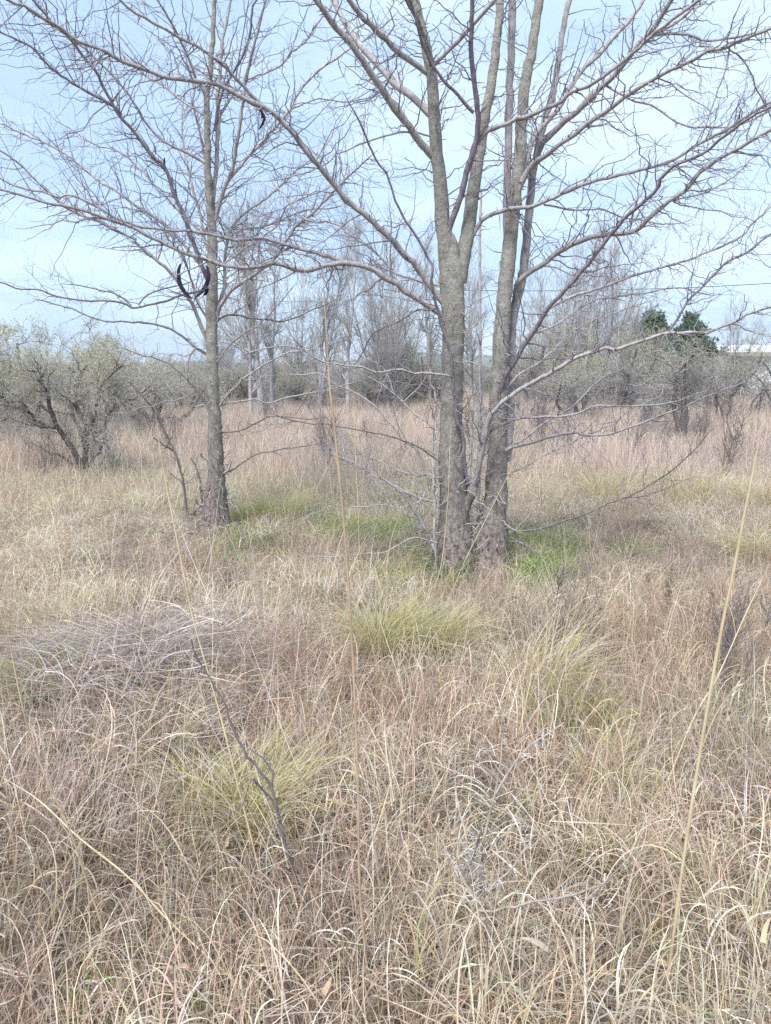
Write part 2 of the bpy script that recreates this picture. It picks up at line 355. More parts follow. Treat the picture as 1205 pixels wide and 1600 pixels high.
class Tree:
    def __init__(s, name, label, base, Y):
        s.base = base; s.Y = Y; s.t = thing(name, label, 'tree', base); s.L = {}
    def limb(s, key, pts, w0, w1, parent=None, d0=0.0, d1=0.0, mat='limb', part='limb', twigs=20, tl=(0.2, 0.7), thorns=10,
             sides=8, rough=0.0, ext=None, sub=2.0, jit=0.0022, ang=(35, 75), flat=0.8, tmin=0.12):
        pts = [(float(a), float(b)) for a, b in pts]; w = None
        Ys = s.Y + d0
        if parent:
            pk, pp, pr = s.L[parent]; q = np.linalg.norm(pk - np.array(pts[0]), axis=1); i = int(np.argmin(q)); Ys = pp[i][1]
        a = np.array(pts); c = np.concatenate([[0], np.cumsum(np.linalg.norm(np.diff(a, axis=0), axis=1))]); c /= c[-1]
        p3 = np.array([at(x, y, Ys + (d1 - d0) * u ** 1.1) for (x, y), u in zip(pts, c)])
        ln = np.linalg.norm(np.diff(p3, axis=0), axis=1).sum(); n = max(8, int(ln / 0.045))
        P = spline(p3, n); u = np.linspace(0, 1, n)
        wid = w0 + (w1 - w0) * u ** 0.85 if np.isscalar(w0) else np.interp(u, np.linspace(0, 1, len(w0)), w0)
        px = spline(a, n)
        R = wid * P[:, 1] / F_PX / 2 * (0.97 if rough else 0.88)
        P[1:-1] += rng.normal(size=(n - 2, 3)) * np.minimum(jit, R[1:-1, None] * 0.5)
        nk = max(3, int(ln / 0.16)); ko = rng.normal(size=(nk, 3)) * (0.0035 if rough else 0.011); ko[0] = ko[-1] = 0
        P += np.stack([np.interp(u, np.sort(np.concatenate([[0, 1], rng.uniform(0, 1, nk - 2)])), ko[:, c_]) for c_ in range(3)], -1)
        if not rough:
            for q_ in rng.uniform(0.04, 1, int(ln / 0.22)): R = R * (1 + rng.uniform(0.1, 0.32) * np.exp(-((u - q_) * ln / 0.02) ** 2))
        s.L[key] = (px, P.copy(), R.copy())
        ex, ey = pts[-1]
        out = ex < 12 or ex > W_PX - 25 or ey < 12
        e = ext if ext is not None else (min(1.6, 0.45 + 38 * R[-1]) if out else 0.12 + 12 * R[-1])
        Q = extend(P, R[-1], e)
        P = np.concatenate([P, Q]); R = np.concatenate([R, R[-1] * np.linspace(0.95, 0.22, len(Q))])
        Pl = P - s.base
        if rough:
            me_V, me_Q = tubes(Pl[None], R[None], sides)
            V = me_V.reshape(len(P), sides, 3); cen = Pl[:, None]
            th = np.arange(sides) / sides * 2 * math.pi; z = Pl[:, 2:3]
            nn = (np.sin(3 * th + 2.1 * z + rng.uniform(0, 6)) * 0.5 + np.sin(5 * th - 5 * z + rng.uniform(0, 6)) * 0.3 + np.sin(2 * th + 9 * z) * 0.2 + np.sin(4 * th + 14 * z + 2) * 0.25 + rng.normal(size=(len(P), sides)) * 0.12)
            V = cen + (V - cen) * (1 + rough * nn)[..., None]
            o = obj(part, mesh(part, V, me_Q), M[mat], s.t)
        else:
            o = obj(part, Mesh().tube(Pl[None], R[None], sides).build(part), M[mat], s.t)
        A, B = Pl[None], R[None]
        mb = Mesh()
        if twigs:
            T1, R1 = grow(A, B, twigs, (tmin, 0.99), ang, tl, 8, zig=0.34, wig=0.05, up=0.0, rr=0.42, rmin=0.0016, flat=flat, taper=0.4)
            # keep twigs modest next to their limb
            R1 = np.minimum(R1, np.linspace(0.0048, 0.0016, 8)[None])
            mb.tube(T1, R1, 4)
            n2 = int(twigs * sub)
            T2, R2 = grow(T1, R1, n2, (0.15, 1), (35, 80), (tl[0] * 0.5, tl[1] * 0.5), 5, zig=0.36, wig=0.05, rr=0.65, rmin=0.0013, flat=flat)
            mb.tube(T2, R2, 3)
            T3, R3 = grow(T2, R2, int(n2 * 0.45), (0.2, 1), (40, 85), (0.05, 0.18), 4, zig=0.36, wig=0.05, rr=0.8, rmin=0.0012)
            mb.tube(T3, R3, 3)
            SP, SR = grow(T1, R1, twigs * 3, (0.05, 1), (60, 95), (0.012, 0.035), 3, rr=0.9, rmin=0.0014, tip=0.5)   # spur knobs
            mb.tube(SP, SR, 3)
            tw = obj('twig_spray', mb.build('twig_spray'), M['twig' if mat not in ('pale', 'purple', 'umber') else mat], o); stuff(tw)
            A2 = np.concatenate([T1]); B2 = R1
        if thorns:
            th, tr = grow(A, B, int(thorns * 1.3), (0.03, 1), (60, 100), (0.03, 0.10), 3, rr=0.5, rmin=0.0015, tip=0.1, taper=0.2)
            tr = np.minimum(tr, 0.0028)
            mt = Mesh().tube(th, tr, 3)
            if twigs:
                h2, r2 = grow(T1, R1, int(thorns * 0.8), (0.03, 1), (60, 100), (0.02, 0.05), 3, rr=0.8, rmin=0.0013, tip=0.1); mt.tube(h2, r2, 3)
            stuff(obj('thorn_cluster', mt.build('thorn_cluster'), M['thorn'], o))
        return o

def bole_thorns(tree, key, n, zmax, parent_obj, length=(0.05, 0.28)):      # spiny dead shoots bristling on a bole
    px, P, R = tree.L[key]; P = P - tree.base
    k = P[:, 2] < zmax; P = P[k]; R = R[k]
    A, B = grow(P[None], R[None], n, (0.06, 1), (45, 105), length, 6, zig=0.3, wig=0.25, rr=0.05, rmin=0.0022, taper=0.2, flat=0.9)
    d_ = norm((A[:, 1] - A[:, 0]) * np.array([1, 1, 0.3])); i_ = np.argmin(np.abs(P[None, :, 2] - A[:, 0, 2][:, None]), axis=1)
    A = A + (d_ * (R[i_] * 0.9)[:, None])[:, None]
    A2, B2 = grow(A, B, int(n * 2.4), (0.35, 1), (50, 95), (0.02, 0.09), 4, zig=0.2, wig=0.1, rr=0.8, rmin=0.0016, tip=0.15)
    mb = Mesh().tube(A, np.minimum(B, 0.004), 4).tube(A2, B2, 3)
    stuff(obj('spine_tangle', mb.build('spine_tangle'), M['pale'], parent_obj))

baseA = ground(722, 902)
A = Tree('honey_locust_tree', 'large thorny leafless tree with two stout trunks rising from one base and forking high', baseA, baseA[1])
T1 = A.limb('T1', [(713, 915), (713, 892), (711, 850), (710, 790), (706, 720), (706, 650), (708, 580), (709, 510), (708, 450), (706, 410), (700, 372)],
            [104, 76, 50, 44, 39, 36, 34, 34, 37, 38, 22], 0, mat='trunk', part='trunk', twigs=0, thorns=30, sides=22, rough=0.055, ext=0.05, jit=0.003)
T2 = A.limb('T2', [(757, 915), (760, 888), (768, 830), (776, 760), (777, 700), (778, 640), (783, 560), (788, 470), (798, 369), (806, 300), (812, 245), (815, 186), (823, 119), (834, 66), (843, 0)],
            [100, 70, 41, 33, 30, 29, 26, 24, 23, 21, 19, 17, 16, 14, 13], 0, d0=0.05, d1=0.15, mat='trunk', part='trunk', twigs=16, thorns=40, sides=20, rough=0.05, jit=0.003, tmin=0.55, tl=(0.25, 0.6))
A.limb('T2r', [(790, 720), (796, 640), (798, 560), (803, 490), (819, 416), (826, 346), (833, 276), (842, 226), (852, 186), (866, 138), (874, 80), (884, 27), (890, 0)],
       [18, 17, 17, 16, 15, 14, 13, 12, 11, 10, 9, 8, 8], 0, d0=0.14, d1=0.5, mat='limb', part='trunk', twigs=24, thorns=25, sides=14, rough=0.03, tmin=0.3)
A.limb('T2l', [(790, 520), (793, 430), (792, 310), (794, 230), (796, 160), (798, 80), (800, 0)], 12, 11, d0=0.22, d1=0.5, mat='limb', part='trunk', twigs=18, thorns=18, sides=12, rough=0.03)
A.limb('L1', [(703, 440), (697, 390), (692, 340), (687, 290), (683, 240), (680, 200), (677, 160), (675, 120), (667, 80), (658, 40), (648, 0)],
       [27, 27, 24, 22, 20, 19, 18, 17, 15, 14, 13], 0, 'T1', d1=-0.1, mat='trunk', part='trunk', twigs=30, thorns=20, sides=14, rough=0.03, tmin=0.2)
A.limb('R1', [(716, 440), (724, 400), (733, 352), (740, 300), (746, 262), (752, 224), (758, 180), (766, 140), (773, 93), (778, 53), (782, 0)],
       [26, 23, 21, 20, 18, 16, 15, 14, 13, 12, 11], 0, 'T1', d1=0.25, mat='trunk', part='trunk', twigs=24, thorns=20, sides=14, rough=0.03, tmin=0.2)
A.limb('P', [(700, 372), (708, 340), (718, 305), (727, 268), (738, 230), (742, 200), (740, 150), (737, 80), (738, 0)], 11, 7, 'L1', d1=-0.5, mat='purple', twigs=14, thorns=14)
# crown limbs: (key, points, w0, w1, parent, depth drift, material, twig count)
for key, pts, w0, w1, par, d1, mt, tw in [
    ('B1', [(680, 248), (662, 226), (637, 199), (598, 146), (560, 84), (525, 42), (494, 0)], 13, 9, 'L1', -0.5, 'limb', 20),
    ('B2', [(676, 182), (655, 160), (630, 139), (595, 108), (564, 70), (543, 35), (525, 0)], 12, 8, 'L1', 0.5, 'limb', 20),
    ('B3', [(674, 118), (650, 100), (619, 77), (595, 52), (567, 28), (546, 0)], 10, 8, 'L1', -0.3, 'limb', 14),
    ('B4', [(684, 215), (655, 207), (630, 206), (574, 220), (515, 247), (480, 265), (440, 280)], 3.5, 2, 'L1', -0.5, 'limb', 12),
    ('B5', [(676, 104), (700, 78), (728, 48), (750, 22), (773, 0)], 7, 6, 'L1', -0.2, 'limb', 10),
    ('B6', [(676, 108), (665, 70), (652, 36), (640, 10)], 8, 6, 'L1', -0.4, 'limb', 6),
    ('B7', [(740, 176), (715, 148), (690, 120), (668, 82), (650, 30), (640, 0)], 6, 4, 'P', -0.3, 'purple', 10),
    ('PR', [(740, 232), (752, 215), (767, 204), (810, 186), (866, 167), (895, 141), (919, 130), (959, 98), (998, 67), (1035, 40), (1092, 0)], 8, 5, 'P', -0.7, 'limb', 30),
    ('C1', [(696, 476), (678, 453), (649, 415), (617, 383), (579, 345), (544, 317), (520, 285), (488, 247), (460, 209), (439, 188), (408, 164), (380, 150), (345, 132), (300, 124), (244, 113), (195, 98), (164, 82), (118, 64), (87, 38), (59, 24), (24, 6)], 12, 5, 'T1', -1.3, 'limb', 60),
    ('C1b', [(412, 167), (390, 140), (370, 122), (338, 92), (300, 66), (286, 59), (240, 33), (209, 17), (188, 0)], 6, 4, 'C1', -0.4, 'limb', 20),
    ('C2', [(702, 502), (690, 491), (649, 463), (603, 436), (572, 418), (544, 411), (509, 415), (474, 420), (422, 413), (370, 415), (324, 404), (279, 390), (237, 369), (195, 348), (139, 331), (70, 317), (0, 296)], 11, 4, 'T1', -0.9, 'limb', 62),
    ('C3', [(546, 411), (502, 397), (467, 389), (439, 380), (405, 369), (370, 368), (335, 362), (300, 360), (244, 357), (195, 345), (150, 322), (100, 305), (50, 298), (0, 278)], 6.5, 3, 'C2', -0.6, 'limb', 50),
    ('C4', [(700, 452), (660, 438), (620, 428), (590, 400), (560, 376), (520, 352), (480, 345), (440, 300)], 4.5, 2.5, 'T1', 0.5, 'limb', 26),
    ('D1', [(808, 280), (818, 257), (836, 212), (868, 173), (911, 108), (941, 81), (968, 50), (1005, 0)], 9, 6, 'T2', 0.4, 'limb', 18),
    ('D2', [(834, 266), (845, 230), (857, 215), (901, 171), (948, 128), (988, 77), (1015, 50), (1049, 0)], 12, 8, 'T2r', -0.6, 'limb', 22),
    ('D3', [(804, 312), (827, 269), (860, 235), (901, 205), (934, 185), (988, 145), (1035, 118), (1069, 101), (1103, 84), (1153, 64), (1203, 45)], 10, 5, 'T2', -0.9, 'limb', 40),
    ('D3b', [(1000, 66), (1035, 50), (1079, 49), (1113, 59), (1170, 52), (1203, 43)], 5, 3.5, 'D2', -0.3, 'limb', 14),
    ('D2b', [(985, 82), (1010, 60), (1050, 34), (1092, 0)], 6, 5, 'D2', 0.3, 'limb', 8),
    ('D4', [(738, 370), (746, 354), (760, 338), (790, 325), (817, 324), (867, 311), (911, 290), (975, 272), (1018, 260), (1055, 247), (1085, 226), (1136, 202), (1170, 181), (1203, 160)], 8, 4, 'R1', -0.7, 'limb', 40),
    ('D5', [(806, 478), (812, 442), (834, 425), (877, 395), (918, 375), (951, 366), (992, 358), (1018, 334), (1042, 314), (1069, 294), (1103, 264), (1160, 228), (1203, 204)], 10, 6, 'T2r', -1.0, 'limb', 44),
    ('D6', [(780, 640), (788, 592), (802, 567), (825, 526), (862, 474), (901, 432), (934, 391), (958, 361), (988, 327), (1015, 304), (1042, 267), (1059, 253), (1109, 230), (1160, 196), (1200, 170)], 10, 4, 'T2', -1.4, 'purple', 40),
    ('D8', [(836, 508), (857, 482), (901, 462), (948, 448), (1002, 428), (1052, 411), (1086, 401), (1113, 388), (1153, 368), (1200, 327)], 5, 2.6, 'D6', 0.3, 'limb', 30),
    ('D8b', [(838, 520), (870, 506), (920, 470), (960, 462), (1010, 458), (1060, 452), (1098, 458)], 3.5, 2.2, 'D6', 0.5, 'limb', 20),
    ('D13', [(850, 320), (900, 330), (940, 328), (975, 342), (1010, 346), (1050, 350)], 3.5, 2, 'D4', 0.3, 'limb', 14),
    ('D14', [(940, 128), (972, 150), (988, 160), (1020, 165), (1060, 195), (1110, 200), (1150, 198), (1190, 180)], 4, 2.4, 'D2', -0.3, 'limb', 18),
    ('D15', [(1140, 75), (1138, 110), (1118, 150), (1105, 190), (1090, 220)], 2.6, 2, 'D3', -0.2, 'purple', 7),
    ('D16', [(1136, 72), (1170, 95), (1185, 135), (1196, 165)], 2.6, 2, 'D3', 0.3, 'limb', 8),
    ('D17', [(1040, 316), (1080, 306), (1120, 288), (1160, 262), (1203, 222)], 3, 2.2, 'D5', 0.4, 'limb', 12),
    ('S1', [(728, 790), (736, 774), (745, 745), (757, 706), (765, 660), (774, 637), (800, 619), (841, 593), (889, 566), (915, 556), (947, 546), (979, 538), (1011, 530), (1044, 520), (1101, 519), (1124, 511), (1147, 502), (1170, 488), (1203, 480)], 11, 4, 'T1', -1.0, 'limb', 34),
    ('D7b', [(1042, 520), (1058, 499), (1071, 476), (1096, 452), (1133, 411), (1156, 398), (1203, 367)], 4.5, 3, 'S1', -0.2, 'purple', 18),
    ('D9', [(758, 690), (767, 679), (793, 662), (812, 654), (846, 649), (883, 650), (905, 645), (931, 635), (960, 634), (1005, 633), (1060, 626), (1100, 612)], 5, 2.2, 'S1', -0.5, 'limb', 22),
    ('D10', [(782, 716), (793, 701), (828, 691), (859, 681), (894, 677), (913, 682), (947, 681), (984, 670), (1013, 659), (1060, 641), (1100, 625), (1147, 604)], 6, 2.3, 'T2', -0.8, 'limb', 26),
    ('D10b', [(788, 706), (812, 690), (850, 660), (890, 636), (915, 612), (960, 580), (1000, 556), (1030, 548)], 4, 2, 'T2', 0.5, 'limb', 22),
    ('D11', [(748, 832), (759, 827), (788, 821), (804, 827), (844, 825), (883, 814), (913, 805), (947, 787), (974, 778), (1005, 764), (1045, 737), (1090, 698)], 4, 2.2, 'T2', -0.9, 'umber', 10),
    ('D11b', [(974, 778), (1010, 776), (1037, 765)], 2.6, 2, 'D11', -0.1, 'umber', 3),
    ('D12', [(780, 750), (793, 742), (825, 723), (860, 705), (900, 689), (940, 670)], 3, 2, 'T2', 0.3, 'limb', 12),
    ('D18', [(790, 610), (815, 580), (850, 555), (890, 520), (930, 500), (985, 480)], 4, 2, 'T2', 0.7, 'pale', 26),
    ('C5', [(733, 772), (731, 744), (724, 710), (720, 669), (709, 612), (707, 571), (690, 511), (684, 480), (678, 453), (674, 430), (662, 397), (635, 355), (617, 314), (595, 263), (579, 228), (562, 190)], 7, 3, 'T1', -0.75, 'purple', 22),
    ('E1', [(708, 590), (672, 582), (642, 578), (607, 580), (589, 582), (570, 573), (533, 568), (514, 567), (491, 558), (470, 545), (440, 540), (400, 548)], 4, 2.2, 'C5', -0.4, 'limb', 22),
    ('E2', [(684, 480), (675, 487), (647, 488), (626, 502), (600, 513), (582, 523), (565, 554)], 3, 2, 'C5', 0.3, 'umber', 8),
    ('E3', [(700, 725), (680, 716), (661, 700), (631, 686), (596, 677), (550, 669), (503, 662), (450, 655)], 3, 1.8, 'T1', -0.6, 'umber', 14),
    ('E4', [(700, 790), (686, 787), (661, 780), (640, 770), (610, 752), (575, 735), (545, 722)], 3.2, 2, 'T1', 0.3, 'pale', 34),
    ('E4b', [(704, 760), (680, 742), (650, 742), (610, 728), (570, 712), (530, 704)], 3.2, 2, 'T1', 0.6, 'pale', 34),
    ('E6', [(705, 770), (690, 756), (672, 766), (650, 790), (600, 790), (560, 792)], 3, 2, 'T1', -0.4, 'pale', 24),
]:
    dens = 1.0
    A.limb(key, pts, w0, w1, par, d1=d1, mat=mt, twigs=int(tw * dens), thorns=int(8 + tw * 0.9), tl=(0.2, 0.8), sub=1.6)
A.limb('stub', [(716, 812), (726, 792), (736, 774), (741, 762)], 26, 13, 'T1', d1=-0.06, mat='trunk', part='stub', twigs=0, thorns=8, sides=12, rough=0.12, ext=0.015)
bole_thorns(A, 'T1', 150, 2.2, T1); bole_thorns(A, 'T2', 110, 2.0, T2)
# side shoots springing from the foot of the left trunk
for key, pts, w0, w1, par, d1, mt, tw in [
    ('S2', [(686, 888), (677, 848), (661, 820), (640, 785), (629, 769), (605, 753), (580, 739), (559, 727), (535, 716)], 6, 2.5, None, -0.3, 'limb', 16),
    ('S3', [(684, 880), (682, 846), (681, 776), (677, 718), (675, 660), (677, 600), (672, 540)], 6, 3.5, None, 0.25, 'pale', 16),
    ('S4', [(683, 800), (675, 762), (666, 737), (650, 700), (630, 687), (612, 663), (593, 640), (577, 626), (549, 609), (519, 597), (496, 582), (470, 586)], 4, 2.3, 'S3', -0.2, 'pale', 22),
    ('S5', [(680, 690), (672, 666), (649, 645), (633, 626), (614, 611), (589, 595), (547, 580), (520, 572)], 3.4, 2, 'S3', 0.2, 'pale', 20),
    ('S5b', [(614, 611), (603, 582), (589, 568), (561, 554), (548, 530)], 2.6, 1.8, 'S5', 0.1, 'pale', 8),
    ('S5c', [(633, 626), (650, 610), (664, 590), (672, 565)], 2.6, 1.8, 'S5', -0.2, 'pale', 5),
    ('E5', [(684, 848), (652, 839), (631, 846), (605, 860), (568, 864), (526, 869), (490, 871)], 2.8, 2, 'S2', -0.3, 'limb', 5),
]:
    A.limb(key, pts, w0, w1, par, d0=-0.1, d1=d1, mat=mt, part='side_shoot', twigs=tw, thorns=12, tl=(0.1, 0.4), sides=6)

baseB = ground(338, 836)
B = Tree('honey_locust_tree', 'slender thorny leafless tree with a single grey trunk and dark curved pods', baseB, baseB[1])
TB = B.limb('T', [(338, 846), (338, 828), (337, 770), (337, 710), (336, 660), (333, 610), (331, 540), (332, 480), (332, 412), (331, 350), (327, 300), (324, 240), (324, 157), (329, 105), (333, 50), (336, 0)],
            [66, 42, 28, 24, 20, 18, 18, 18, 17, 15, 11, 10, 9, 8, 7, 6], 0, mat='trunk', part='trunk', twigs=30, thorns=40, sides=16, rough=0.05, jit=0.003, tmin=0.45, tl=(0.2, 0.7))
for key, pts, w0, w1, par, d1, mt, tw in [
    ('b2', [(333, 375), (334, 330), (336, 279), (340, 209), (343, 139), (346, 105), (352, 50), (360, 0)], 9, 4.5, 'T', 0.3, 'limb', 22),
    ('b3', [(336, 345), (345, 312), (356, 279), (370, 209), (377, 164), (384, 122), (400, 60), (415, 0)], 8, 3.5, 'T', -0.4, 'limb', 24),
    ('b4', [(354, 286), (372, 262), (391, 240), (429, 202), (453, 171), (474, 139), (509, 108), (544, 80), (600, 40)], 6, 2.5, 'b3', 0.5, 'limb', 36),
    ('b5', [(338, 500), (341, 484), (350, 466), (369, 444), (400, 422), (431, 397), (459, 359), (500, 320), (530, 290), (560, 262)], 7.5, 3, 'T', -0.7, 'limb', 40),
    ('b6', [(338, 492), (347, 459), (350, 412), (353, 385), (365, 350), (392, 325), (430, 300), (470, 262)], 6, 3, 'T', 0.6, 'limb', 34),
    ('l1', [(326, 540), (319, 519), (306, 484), (297, 466), (275, 434), (241, 403), (216, 380), (195, 369), (150, 345), (100, 318), (40, 268), (0, 235)], 7, 3, 'T', -0.7, 'limb', 40),
    ('l2', [(327, 505), (320, 494), (306, 472), (298, 440), (285, 400), (262, 372), (240, 340)], 4, 2.4, 'T', 0.5, 'purple', 18),
    ('l3', [(326, 440), (314, 411), (303, 380), (289, 338), (275, 307), (262, 270), (237, 240), (213, 206), (188, 178), (171, 153), (153, 122), (129, 87), (105, 56), (80, 31), (52, 0)], 8, 3.5, 'T', -0.8, 'purple', 50),
    ('l3b', [(190, 180), (174, 164), (129, 134), (91, 108), (56, 75), (35, 66), (0, 50)], 5, 3, 'l3', -0.3, 'purple', 20),
    ('l4', [(325, 432), (318, 420), (289, 380), (258, 352), (223, 328), (192, 307), (157, 286), (115, 250), (73, 223), (49, 214), (0, 193)], 5, 2.6, 'T', 0.5, 'limb', 40),
    ('l5', [(324, 452), (310, 455), (289, 460), (251, 470), (209, 477), (167, 470), (101, 465), (63, 455), (30, 452), (8, 443)], 4, 2.2, 'T', -0.5, 'umber', 14),
    ('l5b', [(217, 476), (230, 462), (244, 456), (262, 450), (285, 445)], 2.6, 2, 'l5', 0.1, 'umber', 5),
    ('l5c', [(205, 477), (180, 460), (150, 452), (125, 446)], 2.6, 2, 'l5', 0.2, 'umber', 5),
    ('l6', [(326, 560), (320, 553), (303, 541), (281, 522), (259, 511), (231, 506), (200, 502), (165, 499), (120, 487), (81, 474)], 4, 2.2, 'T', 0.5, 'umber', 9),
    ('l7', [(330, 638), (326, 633), (312, 612), (294, 591), (275, 575), (241, 559), (209, 550)], 4.4, 2.4, 'T', -0.5, 'pale', 14),
    ('l8', [(327, 556), (320, 550), (306, 544), (296, 559), (292, 587)], 3.4, 2.4, 'T', -0.3, 'umber', 3),
    ('l9', [(323, 182), (303, 171), (279, 153), (258, 136), (230, 116), (200, 92), (165, 60)], 4, 2.5, 'T', 0.5, 'limb', 24),
    ('l10', [(323, 157), (303, 101), (286, 66), (275, 45), (258, 17), (246, 0)], 5, 3, 'T', -0.4, 'limb', 16),
    ('l11', [(324, 258), (300, 240), (258, 220), (223, 185), (195, 139), (157, 98), (122, 70), (70, 30), (30, 0)], 4.4, 2.5, 'T', -0.6, 'limb', 34),
    ('l12', [(325, 275), (315, 226), (307, 185), (303, 150), (296, 110)], 4, 2.5, 'T', 0.2, 'purple', 10),
    ('l13', [(329, 385), (296, 350), (250, 300), (205, 250), (150, 225), (90, 190)], 4, 2.2, 'T', 0.8, 'limb', 34),
    ('l14', [(330, 400), (312, 330), (300, 280), (288, 230), (285, 170)], 5, 2.6, 'T', 0.5, 'limb', 22),
    ('r1', [(336, 205), (340, 181), (352, 139), (373, 98), (387, 59), (394, 28), (401, 0)], 5, 3.4, 'b2', -0.3, 'purple', 14),
    ('r2', [(336, 195), (360, 155), (387, 125), (432, 105), (467, 70), (495, 31), (520, 0)], 4, 2.6, 'b2', 0.4, 'limb', 24),
    ('r3', [(451, 173), (495, 157), (544, 160), (590, 150)], 2.6, 1.8, 'b4', 0.2, 'limb', 12),
    ('r4', [(342, 636), (358, 618), (374, 595), (397, 579), (423, 565), (447, 553), (470, 549)], 4.4, 2.4, 'T', -0.4, 'pale', 12),
    ('r5', [(340, 634), (372, 630), (400, 626), (416, 630), (446, 622), (474, 616), (515, 609), (545, 600)], 3.4, 2, 'T', 0.4, 'pale', 8),
    ('r6', [(340, 676), (377, 673), (400, 662), (421, 653), (451, 652), (479, 655)], 3.2, 2, 'T', -0.3, 'umber', 5),
    ('r7', [(342, 742), (351, 738), (367, 732), (386, 720), (404, 711), (444, 706), (479, 697)], 3, 1.8, 'T', -0.3, 'umber', 6),
    ('r8', [(334, 510), (350, 495), (375, 492), (412, 500), (456, 497), (500, 480)], 3.4, 2, 'T', 0.4, 'umber', 14),
    ('r9', [(334, 572), (362, 537), (387, 519), (409, 506), (440, 470)], 3.4, 2, 'T', -0.5, 'limb', 12),
    ('r10', [(335, 380), (380, 360), (430, 350), (470, 330), (520, 325)], 4, 2, 'T', 0.7, 'limb', 34),
    ('r11', [(334, 420), (372, 395), (420, 360), (450, 320), (500, 300)], 3.6, 2, 'T', -0.8, 'limb', 28),
]:
    B.limb(key, pts, w0, w1, par, d1=d1, mat=mt, twigs=int(tw * 1.1), thorns=int(6 + tw * 0.7), tl=(0.22, 0.95), sub=1.7)
bole_thorns(B, 'T', 120, 1.5, TB)
for pts in ([(344, 742), (356, 733), (362, 720)], [(326, 768), (316, 770), (312, 760)], [(326, 790), (312, 788), (306, 780)], [(348, 728), (330, 720), (318, 716), (314, 708)]):
    B.limb('stub%d' % pts[0][1], pts, 5, 3, 'T', d1=-0.08, mat='limb', part='stub', twigs=0, thorns=4, ext=0.01)

def pod(tree, name, pts, w, Y):        # flattened, curved hanging seed pod
    P = spline([at(x, y, Y) for x, y in pts], 14) - tree.base
    u = np.linspace(0, 1, 14); r = w * Y / F_PX / 2 * np.sin(np.clip(u, 0.03, 0.97) * math.pi) ** 0.45
    V, Q = tubes(P[None], r[None], 8); V = V.reshape(14, 8, 3); V[:, :, 1] = P[:, None, 1] + (V[:, :, 1] - P[:, None, 1]) * 0.45
    V += np.sin(u * 40)[:, None, None] * 0.0012
    obj(name, mesh(name, V, Q), M['pod'], tree.t)
pod(B, 'seed_pod', [(282, 412), (279, 425), (281, 442), (288, 455), (299, 466)], 6.5, baseB[1] - 0.18)
pod(B, 'seed_pod', [(323, 415), (326, 432), (321, 448), (313, 458), (306, 464)], 6.5, baseB[1] - 0.14)
pod(B, 'seed_pod', [(325, 448), (323, 456), (318, 462)], 5, baseB[1] - 0.12)
pod(A, 'seed_pod', [(405, 170), (413, 182), (411, 192), (405, 203)], 4, A.L['C1'][1][int(len(A.L['C1'][1]) * 0.5)][1])
pod(A, 'seed_pod', [(408, 170), (410, 178), (409, 186)], 4, A.L['C1'][1][int(len(A.L['C1'][1]) * 0.5)][1])
pod(B, 'seed_pod', [(257, 246), (257, 254), (256, 259)], 3, baseB[1] - 0.4)

# ------------------------------------------------------------------ saplings and twigs in the grass
def shoot(name, label, cat, base_px, stems, mat, twig=14, tl=(0.05, 0.2), thorn=None, nth=0, drop=0.05, thl=(0.02, 0.05)):
    b = ground(*base_px); t = thing(name, label, cat, b); Y = b[1]; first = None
    for k, (pts, w0, w1, d) in enumerate(stems):
        p3 = np.array([at(x, y, Y + d * i / (len(pts) - 1)) for i, (x, y) in enumerate(pts)])
        n = max(8, int(np.linalg.norm(np.diff(p3, axis=0), axis=1).sum() / 0.03)); P = spline(p3, n) - b
        if k == 0: P = np.concatenate([[P[0] - np.array([0, 0, drop])], P])
        R = np.linspace(w0, w1, len(P)) * Y / F_PX / 2
        P[1:-1] += rng.normal(size=(len(P) - 2, 3)) * 0.002
        o = obj('stem' if k == 0 else 'branch', Mesh().tube(P[None], R[None], 7).build('stem'), M[mat], t)
        mb = Mesh()
        if twig:
            T1_, R1_ = grow(P[None], R[None], twig, (0.15, 1), (35, 70), tl, 6, zig=0.25, wig=0.1, rr=0.5, rmin=0.0011)
            T2_, R2_ = grow(T1_, R1_, twig, (0.2, 1), (35, 70), (tl[0] * 0.4, tl[1] * 0.5), 5, zig=0.25, rr=0.7, rmin=0.001)
            mb.tube(T1_, R1_, 4).tube(T2_, R2_, 3); stuff(obj('twig_spray', mb.build('twig_spray'), M[mat], o))
        if nth:
            a, r = grow(P[None], R[None], nth, (0.05, 1), (60, 100), thl, 3, rr=0.5, rmin=0.0012, tip=0.08); r = np.minimum(r, 0.0018)
            mt = Mesh().tube(a, r, 3)
            if twig: mt.tube(*[(q if i == 0 else np.minimum(q, 0.0015)) for i, q in enumerate(grow(T1_, R1_, nth, (0.05, 1), (60, 100), thl, 3, rr=0.9, rmin=0.001, tip=0.08))], 3)
            stuff(obj('thorn_cluster', mt.build('thorn_cluster'), M[thorn], o))
    return t

